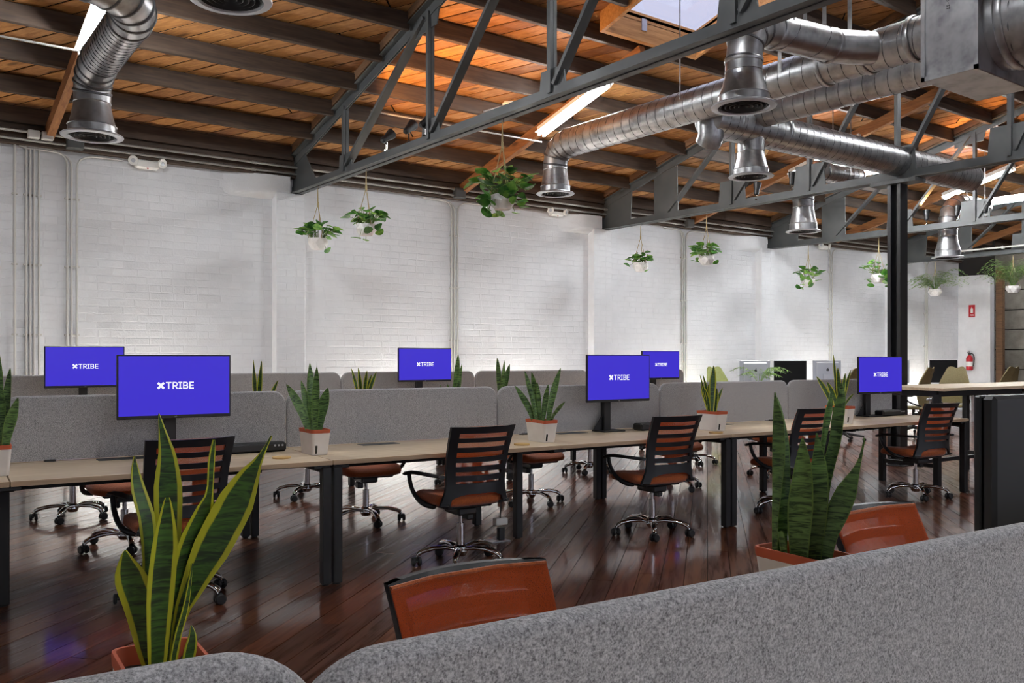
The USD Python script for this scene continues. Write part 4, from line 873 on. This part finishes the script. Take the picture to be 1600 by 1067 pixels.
# ------------------------------------------------------------------ potted snake plants
def leaf_mesh(path, widths, normal, fold=.16, thick=.0018, twist=None, wav=0.0, rnd=None):
    """closed lens-section blade along path; returns mesh and uv (u across, v along)"""
    p = np.asarray(path, float); n0 = len(p); N = 16; s = np.linspace(0, 1, n0); q = np.linspace(0, 1, N)
    from scipy.interpolate import PchipInterpolator as PI_
    c = PI_(s, p, axis=0)(q); w = np.maximum(PI_(s, np.asarray(widths, float))(q), .0012)
    t = np.gradient(c, axis=0); t /= np.linalg.norm(t, axis=1, keepdims=True); V = []; UV = []; us = [0, .18, .5, .82, 1.0]
    nm = np.asarray(normal, float)
    for i in range(N):
        nn = nm - t[i] * (nm @ t[i]); nn /= np.linalg.norm(nn); sd = np.cross(t[i], nn)
        if twist is not None:
            a = math.radians(twist * q[i]); sd, nn = sd * math.cos(a) + nn * math.sin(a), nn * math.cos(a) - sd * math.sin(a)
        ph = wav * math.sin(q[i] * 9 + (rnd or 0))
        for k, u in enumerate(us):
            x = u - .5; V.append(c[i] + sd * x * w[i] + nn * (-fold * w[i] * (1 - (2 * abs(x)) ** 1.6) + ph * w[i] * x + thick * (.4 if k in (0, 4) else 1))); UV.append((u, q[i]))
        for k, u in list(enumerate(us))[::-1]:
            x = u - .5; V.append(c[i] + sd * x * w[i] + nn * (-fold * w[i] * (1 - (2 * abs(x)) ** 1.6) + ph * w[i] * x - thick * (.4 if k in (0, 4) else 1))); UV.append((u, q[i]))
    F = []
    for i in range(N - 1):
        for k in range(10):
            j = (k + 1) % 10; F.append((i * 10 + k, i * 10 + j, (i + 1) * 10 + j, (i + 1) * 10 + k))
    return (np.array(V), Q(np.array(F))), UV
RD = RT @ DU, RT @ DV; FD = FW @ DU, FW @ DV                       # photo's right and depth directions in desk coordinates
LAT = np.array([RD[0], RD[1], 0]); DEP = np.array([FD[0], FD[1], 0])
def pot(t):
    h, a, b = .16, .062, .128                                      # half width, half length at the rim
    def ring(k, z, e=0.0, r=.018, n=5):
        x, y = a * k - e, b * k - e; out = []
        for cx, cy, a0 in ((x - r, y - r, 0), (-x + r, y - r, 90), (-x + r, -y + r, 180), (x - r, -y + r, 270)):
            for i in range(n):
                q = math.radians(a0 + 90 * i / (n - 1)); out.append((cx + r * math.cos(q), cy + r * math.sin(q), z))
        return out
    def loft(rings, close=True):
        n = len(rings[0]); V = np.array(sum(rings, [])); F = []
        for i in range(len(rings) - 1):
            for k in range(n): F.append((i * n + k, i * n + (k + 1) % n, (i + 1) * n + (k + 1) % n, (i + 1) * n + k))
        F = Q(np.array(F))
        if close: F = np.vstack([F, [(0, k + 1, k) for k in range(1, n - 1)]])
        return V, F
    part(t, 'planter', loft([ring(.80, 0.001), ring(.82, .004), ring(.975, .142), ring(.975, .142, .004), ring(.9, .10, .006)]), M['pot'], smooth=40)
    part(t, 'liner_rim', loft([ring(.97, .138), ring(.985, .141), ring(1.0, .158), ring(1.0, .161, .001), ring(1.0, .161, .006), ring(.95, .128, .006)], False), M['liner'], smooth=40)
    v, f = loft([ring(.955, .132, .002), ring(.5, .136), ring(.05, .138, 0, .002)], False); v = v + NPR.normal(0, .002, v.shape) * (0, 0, 1); part(t, 'soil', (v, f), M['soil'])
    v, f = cbx(-.036, -.022, -.004, .003, .012, .062, .002); v[:, 1] -= .1035 + .155 * v[:, 2]; part(t, 'water_gauge', (v, f), M['gauge'])
def snake_plant(label, u, v, leaves, m, group=None, yaw=0.0):
    """leaves: (base lateral, base depth, [(height, lateral, width) ...], depth lean, facing, twist)"""
    t = thing('snake_plant', label, 'potted plant', D(u, v, .74), DA, group); pot(t)
    DEP = np.array([u, v, 0]) / math.hypot(u, v)
    for i, (bl_, bd, pts, lean, face, tw) in enumerate(leaves):
        h = [q[0] for q in pts]; top = h[-1]; path = []; ws = []
        b0 = LAT * (bl_ + pts[0][1]) + DEP * bd; fix = np.array([np.clip(b0[0], -.040, .040), np.clip(b0[1], -.10, .10), 0]) - b0
        for z, x, w in pts: k = (z - h[0]) / max(top - h[0], .01); path.append(LAT * (bl_ + x) + DEP * (bd + lean * k ** 1.5) * .7 + fix * (1 - k) + np.array([0, 0, z])); ws.append(w)
        a = math.radians(face); nm = -DEP * math.cos(a) + LAT * math.sin(a)
        mesh, uv = leaf_mesh(path, ws, nm, fold=.13 + .05 * ((i * 7) % 3), twist=tw, wav=.10, rnd=i * 1.3)
        part(t, 'leaf', mesh, M[m], smooth=True, uv=uv)
    return t
S0 = .132
def from_px(cx, base_y, ppm, pts):                                  # traced blade outline (photo scale) -> plant-sized (height, lateral, width)
    out = []
    for y, x, w in pts: out.append((S0 + .74 * 0 + (base_y - y) / ppm, (x - cx) / ppm, w / ppm))
    return out
# the two large foreground plants: blades measured one by one (height above soil, sideways, width; photo units of 1073 and 678 per metre)
A = lambda *p: from_px(265, 1071, 1073, p); B = lambda *p: from_px(1270, 882, 678, p)
snake_plant('large yellow-edged snake plant in the left foreground behind the grey screen', .28, 1.36, [
    (0, .02, A((1088, 248, 16), (1010, 232, 42), (955, 222, 50), (905, 206, 50), (872, 199, 24), (857, 197, 3)), -.04, -14, 10),
    (0, .03, A((1088, 238, 14), (960, 233, 20), (880, 234, 24), (820, 230, 27), (770, 216, 22), (735, 210, 11), (716, 209, 2)), .01, 24, -10),
    (0, -.03, A((1088, 245, 18), (990, 248, 32), (915, 252, 40), (850, 258, 37), (800, 261, 22), (771, 262, 7)), -.03, 6, 0),
    (0, .05, A((1088, 262, 18), (930, 266, 26), (850, 264, 38), (780, 263, 45), (725, 262, 30), (690, 256, 16), (650, 248, 2)), .03, -6, 8),
    (0, .02, A((1088, 262, 14), (980, 272, 28), (910, 288, 48), (850, 305, 52), (800, 320, 34), (765, 329, 12), (725, 331, 12), (688, 335, 4)), -.01, 20, -20),
    (0, .0, A((1088, 268, 12), (980, 278, 18), (910, 305, 40), (850, 336, 58), (795, 366, 58), (745, 392, 34), (715, 410, 10), (683, 427, 3)), .03, -18, 12),
    (0, .04, A((1088, 285, 12), (1030, 298, 20), (1005, 302, 12), (990, 300, 2)), .02, 10, 0),
    (0, -.02, A((1088, 262, 9), (1000, 276, 12), (940, 292, 9), (880, 300, 2)), .02, 40, 0)], 'snake_y')
snake_plant('large green snake plant in the right foreground, before the grey screen', 1.69, 1.35, [
    (0, .03, B((905, 1202, 10), (830, 1203, 11), (770, 1208, 16), (710, 1213, 22), (660, 1214, 20), (630, 1211, 9), (614, 1210, 2)), .02, -28, 16),
    (0, .06, B((905, 1222, 12), (820, 1222, 18), (760, 1224, 24), (705, 1222, 24), (660, 1217, 16), (632, 1213, 8), (622, 1211, 2)), .05, 26, -8),
    (0, -.03, B((905, 1243, 20), (850, 1243, 30), (790, 1247, 38), (745, 1252, 31), (710, 1254, 19), (681, 1254, 2)), -.05, -6, 4),
    (0, .01, B((905, 1272, 18), (840, 1274, 27), (790, 1277, 32), (745, 1279, 29), (712, 1279, 18), (676, 1276, 2)), -.03, 8, 0),
    (0, .05, B((905, 1282, 16), (820, 1287, 18), (770, 1291, 20), (725, 1300, 20), (690, 1308, 20), (650, 1312, 21), (620, 1317, 16), (600, 1316, 3)), .06, -20, 30),
    (0, .06, B((905, 1280, 12), (800, 1281, 16), (720, 1286, 10), (690, 1290, 12), (655, 1295, 16), (630, 1299, 9), (615, 1299, 2)), .06, 30, -20),
    (0, -.01, B((905, 1288, 16), (840, 1296, 22), (800, 1308, 34), (772, 1320, 34), (745, 1332, 20), (720, 1342, 7), (683, 1350, 2)), -.02, -24, 14),
    (0, .03, B((905, 1262, 14), (830, 1262, 22), (770, 1264, 24), (725, 1268, 2)), .02, 18, 0),
    (0, .0, B((905, 1226, 8), (860, 1222, 10), (835, 1220, 9), (830, 1219, 7)), 0, 0, 0)], 'snake_g')
def simple(tips, seed):
    r = random.Random(seed); out = []
    for tx, th, w in tips:
        b = tx * .28 + r.uniform(-.01, .01); k = r.uniform(-.02, .02)
        pts = [(S0 - .02, b, w * .5), (S0 + th * .3, b + (tx - b) * .22, w * .85), (S0 + th * .6, b + (tx - b) * .5, w), (S0 + th * .85, b + (tx - b) * .8, w * .62), (S0 + th, tx, .002)]
        out.append((0, r.uniform(-.07, .07), pts, r.uniform(-.08, .08), r.uniform(-45, 45), r.uniform(-25, 25)))
    return out
snake_plant('snake plant in a white planter at the left edge of the photo', .245, 5.34, simple([(.0, .54, .065), (-.05, .36, .05), (.07, .42, .055), (.11, .27, .06), (-.1, .3, .05), (.03, .3, .05), (-.14, .38, .04)], 1), 'snake_g')
snake_plant('dark snake plant in a white planter between the first two visible desks', 1.985, 5.40, simple([(-.175, .31, .06), (-.085, .33, .045), (-.03, .44, .062), (.015, .42, .045), (.085, .285, .07), (.0, .2, .05), (-.05, .26, .05)], 2), 'snake_g')
snake_plant('spread snake plant in a white planter beside the middle lit monitor', 3.655, 5.30, simple([(-.19, .27, .05), (-.12, .38, .05), (-.07, .37, .05), (-.03, .3, .035), (.05, .28, .042), (.14, .40, .05), (.17, .16, .035)], 3), 'snake_g')
snake_plant('upright snake plant in a white planter right of the middle monitor', 5.42, 5.35, simple([(-.10, .33, .02), (-.075, .33, .025), (.015, .41, .062), (-.09, .26, .055), (.04, .22, .05), (.09, .22, .03), (-.03, .25, .05)], 4), 'snake_y')
snake_plant('curly yellow-edged snake plant in a white planter beside the rightmost monitor', 6.99, 5.28, simple([(-.22, .30, .045), (-.06, .50, .04), (-.02, .38, .05), (.10, .36, .04), (.05, .33, .04), (-.12, .25, .05), (.13, .14, .025)], 5), 'snake_y')
snake_plant('snake plant behind the grey screen, right of the nearest lit monitor', 1.92, 6.42, simple([(-.02, .46, .05), (.04, .45, .04), (.16, .31, .04), (-.16, .2, .04), (.0, .3, .05)], 6), 'snake_y')
snake_plant('snake plant behind the grey screen, right of the middle back monitor', 3.56, 6.42, simple([(.03, .5, .055), (.06, .42, .04), (-.06, .26, .04), (-.12, .25, .03), (.0, .3, .04)], 7), 'snake_g')
snake_plant('snake plant of the back row, only a tip showing above the nearest lit monitor', 1.99, 8.52, simple([(.0, .46, .05), (.08, .35, .05), (-.08, .3, .05), (.0, .25, .05)], 8), 'snake_g')
snake_plant('short yellow-edged snake plant of the back row, left of the middle back monitor', 3.64, 8.52, simple([(-.11, .36, .045), (-.04, .37, .05), (.05, .34, .045), (.15, .33, .045), (.10, .3, .04)], 9), 'snake_y')
snake_plant('green snake plant of the back row, midway between two back monitors', 5.32, 8.52, simple([(-.04, .47, .06), (.04, .44, .05), (.10, .40, .06), (-.05, .3, .04), (.03, .3, .06)], 10), 'snake_g')

# ------------------------------------------------------------------ hanging plants
def heart_leaf(s):
    o = [(0, 0), (.25, .10), (.46, -.02), (.50, -.25), (.38, -.55), (.18, -.85), (0, -1.0)]
    R = [(x, y) for x, y in o]; c = [(0, y) for x, y in o]; V = []
    for sgn in (1, -1):
        V += [(sgn * x * s, y * s, (.18 * abs(x) - .12 * y * y) * s) for x, y in R]
    V += [(0, (y if i else -.06) * s, -.12 * y * y * s - .001) for i, (x, y) in enumerate(R)]
    F = []
    for k in range(6):
        F += [(k, k + 1, 14 + k + 1), (k, 14 + k + 1, 14 + k), (7 + k + 1, 7 + k, 14 + k), (7 + k + 1, 14 + k, 14 + k + 1)]
    V = np.array(V); n = len(V); F = np.array(F); Vb = V - (0, 0, .0018 * 1.0)
    return np.vstack([V, Vb]), np.vstack([F, F[:, ::-1] + n])
def bowl_and_cords(t, drop, r, hb):
    """pot rim at z = 0 (local), hook at z = drop"""
    n = 7; V = []; rg = [(.62, -hb, 0), (1.0, -hb * .45, .5), (.93, 0, 0), (.85, 0, 0), (.85, -.03, 0)]
    for k, z, o in rg:
        for i in range(n):
            a = 2 * math.pi * (i + o) / n; V.append((r * k * math.cos(a), r * k * math.sin(a), z))
    F = []
    for i in range(len(rg) - 1):
        for k in range(n): a, b, c, d = i * n + k, i * n + (k + 1) % n, (i + 1) * n + (k + 1) % n, (i + 1) * n + k; F += [(a, b, d), (b, c, d)] if i % 2 == 0 else [(a, b, c), (a, c, d)]
    F += [(0, k + 1, k) for k in range(1, n - 1)]
    part(t, 'bowl', (np.array(V), np.array(F)), M['bowl'])
    part(t, 'soil', lathe([(r * .86, -.02), (.001, -.012)], 14), M['soil'])
    for k in range(3):
        a = 2 * math.pi * k / 3 + .5; part(t, 'cord', tube([(r * .93 * math.cos(a), r * .93 * math.sin(a), -.01), (.008 * math.cos(a), .008 * math.sin(a), drop * .62), (0, 0, drop * .97)], .0045, 5), M['cord'])
    part(t, 'knot', lathe([(.001, drop * .60), (.013, drop * .62), (.012, drop * .70), (.001, drop * .72)], 8), M['cord'])
    part(t, 'hook', tube([(0, 0, drop * .95), (.012, 0, drop * .97), (.012, 0, drop), (-.01, 0, drop + .02)], .004, 5), M['chrome'])
def pothos(label, x, y, zrim, drop, r, n, size, spread, trail, seed, group=None):
    t = thing('hanging_plant', label, 'hanging plant', (x, y, zrim)); bowl_and_cords(t, drop, r, r * 1.05); q = random.Random(seed); stems = MB()
    for i in range(n):
        az = q.uniform(0, 2 * math.pi); hang = q.random() < trail
        rad = spread * (q.uniform(.25, 1.0)); z = (.12 + .88 * q.random()) * spread * .95 * (1.15 - .6 * rad / spread) + .015 if not hang else -q.uniform(.0, 1.0) * r * 1.6
        if hang: rad = r * q.uniform(1.0, 1.55)
        p = np.array([rad * math.cos(az), rad * math.sin(az), z]); s = size * q.uniform(.62, 1.05)
        v, f = heart_leaf(s); v, f = rot((v, f), 'x', q.uniform(-35, 25) - (30 if hang else 0)); v, f = rot((v, f), 'y', q.uniform(-30, 30)); v, f = rot((v, f), 'z', math.degrees(az) + 90 + q.uniform(-45, 45))
        part(t, 'leaf', move((v, f), p), M[q.choice(['leaf0', 'leaf1', 'leaf2', 'leaf0', 'leaf1'])], smooth=60)
        b = np.array([r * .5 * math.cos(az), r * .5 * math.sin(az), -.01]); mid = (b + p) / 2 + np.array([0, 0, .05 if not hang else .06]); stems.add(*tube(arc(b, mid, p, 5), .0028, 4))
    part(t, 'stem', stems.get(), M['stem'])
    return t
def fern(label, x, y, zrim, drop, r, n, L, seed, rise):
    t = thing('hanging_plant', label, 'hanging plant', (x, y, zrim)); bowl_and_cords(t, drop, r, r * 1.0); q = random.Random(seed)
    for i in range(n):
        az = q.uniform(0, 2 * math.pi); l = L * q.uniform(.6, 1.1); e = np.array([math.cos(az), math.sin(az), 0]); up_ = rise * q.uniform(.5, 1.2)
        p = arc((e * r * .2), e * l * .45 + (0, 0, l * up_), e * l + (0, 0, l * up_ * .45 - q.uniform(0, .12)), 9); m = MB(); m.add(*tube(p, .002, 4)); sd = np.cross(e, (0, 0, 1.0))
        for k in range(2, 9):
            for s in (-1, 1):
                w = .085 * (1 - abs(k - 4) / 7); a = p[k]; tip = a + sd * s * w * 1.6 + e * .03 - np.array([0, 0, .012]); b = a + e * .030
                V = np.array([a, b, tip, a - (0, 0, .002), b - (0, 0, .002), tip - (0, 0, .002)]); m.add(V, np.array([(0, 1, 2), (5, 4, 3)]))
        part(t, 'frond', m.get(), M['fern'])
    return t
def hang(xt, y, zrim, **k): return dict(x=xt, y=y, zrim=zrim, drop=ZB - zrim - .01, **k)
pothos('pothos in a faceted white hanging bowl, leftmost on the nearest truss', **hang(4.83, 10.70, 2.88, r=.135, n=48, size=.13, spread=.22, trail=.06, seed=3))
pothos('pothos in a faceted white hanging bowl, second from the left on the nearest truss', **hang(4.83, 9.36, 2.90, r=.125, n=50, size=.12, spread=.22, trail=.14, seed=4))
pothos('large trailing pothos in a pale faceted bowl, nearest of the hanging plants', **hang(4.83, 6.652, 2.845, r=.125, n=74, size=.125, spread=.30, trail=.30, seed=5))
pothos('small hanging pothos in a white bowl, left one on the truss of the black column', **hang(10.49, 10.553, 2.91, r=.135, n=40, size=.115, spread=.19, trail=.05, seed=6))
pothos('hanging pothos leaning right, right one on the truss of the black column', **hang(10.49, 9.139, 2.89, r=.125, n=44, size=.12, spread=.22, trail=.06, seed=7))
pothos('hanging pothos trailing round its white bowl, left one on the third truss', **hang(15.07, 10.543, 2.88, r=.14, n=38, size=.13, spread=.26, trail=.35, seed=8))
pothos('hanging pothos in a white bowl just left of the black column', **hang(15.07, 9.054, 2.86, r=.145, n=38, size=.13, spread=.30, trail=.30, seed=9))
fern('hanging fern with arching fronds right of the black column', **hang(19.9, 10.566, 2.90, r=.15, n=56, L=.62, seed=10, rise=.9))
fern('hanging fern in a white bowl at the right edge of the photo', **hang(19.9, 8.863, 2.87, r=.15, n=72, L=.70, seed=11, rise=1.2))

# ------------------------------------------------------------------ tall table, white table with computers, mesh chairs
t = thing('tall_table', 'tall oak-topped table with black frame past the end of the middle row', 'table', D(8.665, 5.70), DA)
for k in range(2):
    x0 = 1.87 * k; part(t, 'tabletop', cbx(x0 - .02, x0 + 1.835, -.42, .44, 1.0, 1.032, .003), M['oak']); 
    for x in (x0 + .03, x0 + 1.65):
        for y in (-.32, .32): part(t, 'leg', cbx(x - .03, x + .03, y - .03, y + .03, 0, .96, .003), M['blackmatte'])
        part(t, 'end_rail', cbx(x - .03, x + .03, -.32, .32, .94, 1.0, .003), M['blackmatte']); part(t, 'foot_rail', cbx(x - .02, x + .02, -.3, .3, .20, .24, .003), M['blackmatte'])
    for y in (-.32, .32): part(t, 'side_rail', cbx(x0 + .03, x0 + 1.65, y - .02, y + .02, .94, 1.0, .003), M['blackmatte'])
    part(t, 'foot_rail', cbx(x0 + .03, x0 + 1.65, -.02, .02, .20, .24, .003), M['blackmatte'])
wt = thing('long_table', 'long white table with arched panel legs standing along the brick wall', 'table', (0, 0, 0))
for k in range(4):
    a = 11.6 + 1.85 * k
    part(wt, 'tabletop', cbx(a, a + 1.84, 9.0, 10.3, .715, .75, .004), M['white_lam']); part(wt, 'apron', cbx(a + .02, a + 1.82, 9.03, 9.06, .64, .715, .003), M['white_lam'])
    pg = sbox(0, 0, 1.84, .64).difference(shapely.union_all([sbox(.12, -.1, 1.72, .30), shapely.Point(.92, .30).buffer(.8).intersection(sbox(0, .0, 1.84, .60))]))
    for yy in (9.2, 10.1): v, f = prism(pg, 0, .04); part(wt, 'arched_leg_panel', (np.stack([a + v[:, 0], yy + v[:, 2], v[:, 1]], 1), f[:, ::-1]), M['white_lam'])
def all_in_one(label, x, y, rz, back=True, W=.53, H=.44):
    t = thing('computer', label, 'computer', (x, y, .75), rz)
    z0 = .10
    part(t, 'housing', cbx(-W / 2, W / 2, 0, .018, z0, z0 + H, .004), M['alu']); part(t, 'back_dome', cbx(-W * .4, W * .4, .015, .045, z0 + .04, z0 + H - .03, .014), M['alu'])
    part(t, 'screen', bx(-W / 2 + .006, W / 2 - .006, -.0015, .001, z0 + .085, z0 + H - .006), M['dark_screen']); part(t, 'chin', bx(-W / 2 + .002, W / 2 - .002, -.001, .001, z0 + .004, z0 + .08), M['alu'])
    v, f = prism(Polygon([(-.1, 0), (.1, 0), (.1, .008), (-.1, .008)]), 0, .18); part(t, 'foot', bx(-.1, .1, -.06, .12, .0015, .008), M['alu']); part(t, 'neck', cbx(-.09, .09, .05, .062, .004, z0 + .2, .003), M['alu'])
    ap = shapely.union_all([shapely.Point(-.008, 0).buffer(.02), shapely.Point(.008, 0).buffer(.02)]).difference(shapely.Point(.03, .004).buffer(.011)).union(affinity.rotate(affinity.scale(shapely.Point(.005, .031).buffer(.012), .5, 1.0), -35))
    m = MB()
    for g_ in (ap.geoms if hasattr(ap, 'geoms') else [ap]): m.add(*prism(g_, 0, .001))
    v, f = m.get(); part(t, 'maker_mark', (np.stack([-v[:, 0], .0455 + v[:, 2], z0 + H * .62 + v[:, 1]], 1), f), M['grille'])
    return t
all_in_one('silver computer seen from behind, left of the black screens on the white table', 12.16, 9.55, 150)
all_in_one('silver computer seen from behind, half hidden by the rightmost lit monitor', 14.05, 9.45, 150)
all_in_one('silver computer seen from behind, just right of the black column', 16.25, 9.4, 150)
def black_display(label, x, y, rz):
    t = thing('computer', label, 'computer', (x, y, .75), rz); W, H, z0 = .55, .46, .08
    part(t, 'housing', cbx(-W / 2, W / 2, 0, .022, z0, z0 + H, .004), M['alu']); part(t, 'screen', bx(-W / 2 + .003, W / 2 - .003, -.002, .001, z0 + .003, z0 + H - .003), M['dark_screen']); part(t, 'neck', cbx(-.08, .08, .03, .045, .004, z0 + .2, .003), M['alu']); part(t, 'foot', bx(-.1, .1, -.06, .12, .0015, .008), M['alu'])
black_display('black unlit screen facing the camera, left one on the white table', 12.85, 9.35, -40); black_display('black unlit screen facing the camera above the tall table', 17.85, 9.3, -42)
def mesh_chair(label, x, y, rz, m):
    t = thing('mesh_chair', label, 'chair', (x, y, 0), rz); V = []; nx, nz = 12, 12
    for side in (0, 1):
        for i in range(nx + 1):
            for j in range(nz + 1):
                k = j / nz; fx = 2 * i / nx - 1; w = .20 + .07 * math.sin(math.pi * min(k * 1.15, 1)) - .05 * max(0, k - .85) / .15 * .6; top = 1.18 - .035 * (1 - abs(fx) ** 1.5) + .02 * math.sin(abs(fx) * math.pi) - .06 * abs(fx) ** 6
                z = .50 + (top - .50) * k; V.append((fx * w, -.23 - .10 * k + .06 * math.sin(math.pi * k) + .04 * fx * fx + .02 * side, z))
    w_ = nz + 1; N = (nx + 1) * w_; F = []
    for i in range(nx):
        for j in range(nz): a = i * w_ + j; F += [(a, a + 1, a + w_ + 1, a + w_), (N + a, N + a + w_, N + a + w_ + 1, N + a + 1)]
        for j in (0, nz): a = i * w_ + j; F.append((a, a + w_, N + a + w_, N + a) if j == 0 else (a, N + a, N + a + w_, a + w_))
    for j in range(nz):
        for i in (0, nx): a = i * w_ + j; F.append((a, N + a, N + a + 1, a + 1) if i == 0 else (a, a + 1, N + a + 1, N + a))
    part(t, 'backrest', (np.array(V), Q(np.array(F))), m, smooth=50); part(t, 'seat', cbx(-.25, .25, -.22, .26, .44, .485, .02), m)
    part(t, 'lumbar_bar', cbx(-.2, .2, -.31, -.285, .60, .64, .01), M['alu']); part(t, 'spine', tube([(0, -.1, .42), (0, -.30, .45), (0, -.34, .70)], .02, 8), M['grille'])
    for s in (-1, 1): part(t, 'armrest', join(tube(bez((s * .2, -.2, .5), (s * .3, -.2, .52), (s * .3, .0, .55), (s * .29, .05, .66), 8), .016, 8), cbx(s * .29 - .04, s * .29 + .04, -.1, .16, .66, .685, .01)), M['grille'])
    part(t, 'gas_cylinder', tube([(0, 0, .10), (0, 0, .44)], .025, 12), M['grille'])
    for k in range(5):
        a = 2 * math.pi * k / 5 + .3; part(t, 'base_leg', tube([(0, 0, .12), (.30 * math.cos(a), .30 * math.sin(a), .075)], [.026, .016], 8), M['grille']); part(t, 'caster', move(rot(lathe([(.001, -.016), (.026, -.016), (.0275, 0), (.026, .016), (.001, .016)], 12), 'x', 90), (.30 * math.cos(a), .30 * math.sin(a), .028)), M['black'])
mesh_chair('pale olive mesh chair behind the palm, left of the silver computers', 12.8, 10.73, 170, M['green_mesh']); mesh_chair('pale olive mesh chair right of the left black screen', 14.92, 10.75, 180, M['green_mesh'])
mesh_chair('brown-topped mesh chair peeping above the grey screen, left of the rightmost monitor', 12.9, 8.35, -5, M['brown_mesh']); mesh_chair('olive mesh chair behind the tall table, just right of the black column', 15.0, 8.35, 8, M['brown_mesh']); mesh_chair('olive mesh chair behind the tall table at the right, before the grey block wall', 17.4, 8.0, -10, M['brown_mesh'])
mesh_chair('brown chair seen under the tall table between its legs', 16.2, 8.3, 100, M['brown_mesh'])
t = thing('palm_plant', 'small potted palm on the white table before the left silver computer', 'potted plant', (11.72, 9.12, .75)); q = random.Random(5)
part(t, 'pot', lathe([(.001, .001), (.07, .001), (.09, .14), (.08, .14), (.07, .12), (.001, .12)], 18), M['pot'], smooth=40)
for i in range(16):
    az = q.uniform(0, 2 * math.pi); e = np.array([math.cos(az), math.sin(az), 0]); sd = np.cross(e, (0, 0, 1.0)); l = q.uniform(.28, .46); p = arc((0, 0, .12), e * l * .4 + (0, 0, .12 + l * 1.0), e * l + (0, 0, .15 + l * .55), 9); m = MB(); m.add(*tube(p, .0025, 4))
    for k in range(3, 9):
        for s in (-1, 1):
            a = p[k]; b = a + e * .02; tip = a + sd * s * .09 + e * .06 - (0, 0, .04); V = np.array([a, b, tip, a - (0, 0, .003), b - (0, 0, .003), tip - (0, 0, .003)]); m.add(V, np.array([(0, 1, 2), (5, 4, 3)]))
    part(t, 'frond', m.get(), M['fern'])
# cables under the desks
def cable(label, pts, r=.004):
    t = thing('cable', label, 'cable'); part(t, 'wire', tube(pts, r, 6), M['black']); return t
d3 = lambda u, v, z: np.array(D(u, v, z))
cable('black cable looping under the desk left of the first chair', np.vstack([bez(d3(.9, 5.3, .70), d3(.92, 5.3, .5), d3(1.0, 5.3, .52), d3(1.02, 5.3, .70), 12)]))
t = thing('power_adapter', 'white adapter with hanging cables under the desk beside a table leg', 'adapter', D(3.46, 5.55, 0), DA); part(t, 'brick', cbx(-.05, .05, -.03, .03, .12, .17, .006), M['white']); part(t, 'cord', tube(bez((0, 0, .17), (.02, 0, .4), (.03, .05, .5), (.05, .1, .70), 10), .005, 6), M['black']); part(t, 'floor_plate', cbx(-.10, .06, -.05, .08, .001, .008, .002), M['alu']); part(t, 'plug', cbx(-.02, .03, -.02, .02, .008, .10, .004), M['black'])
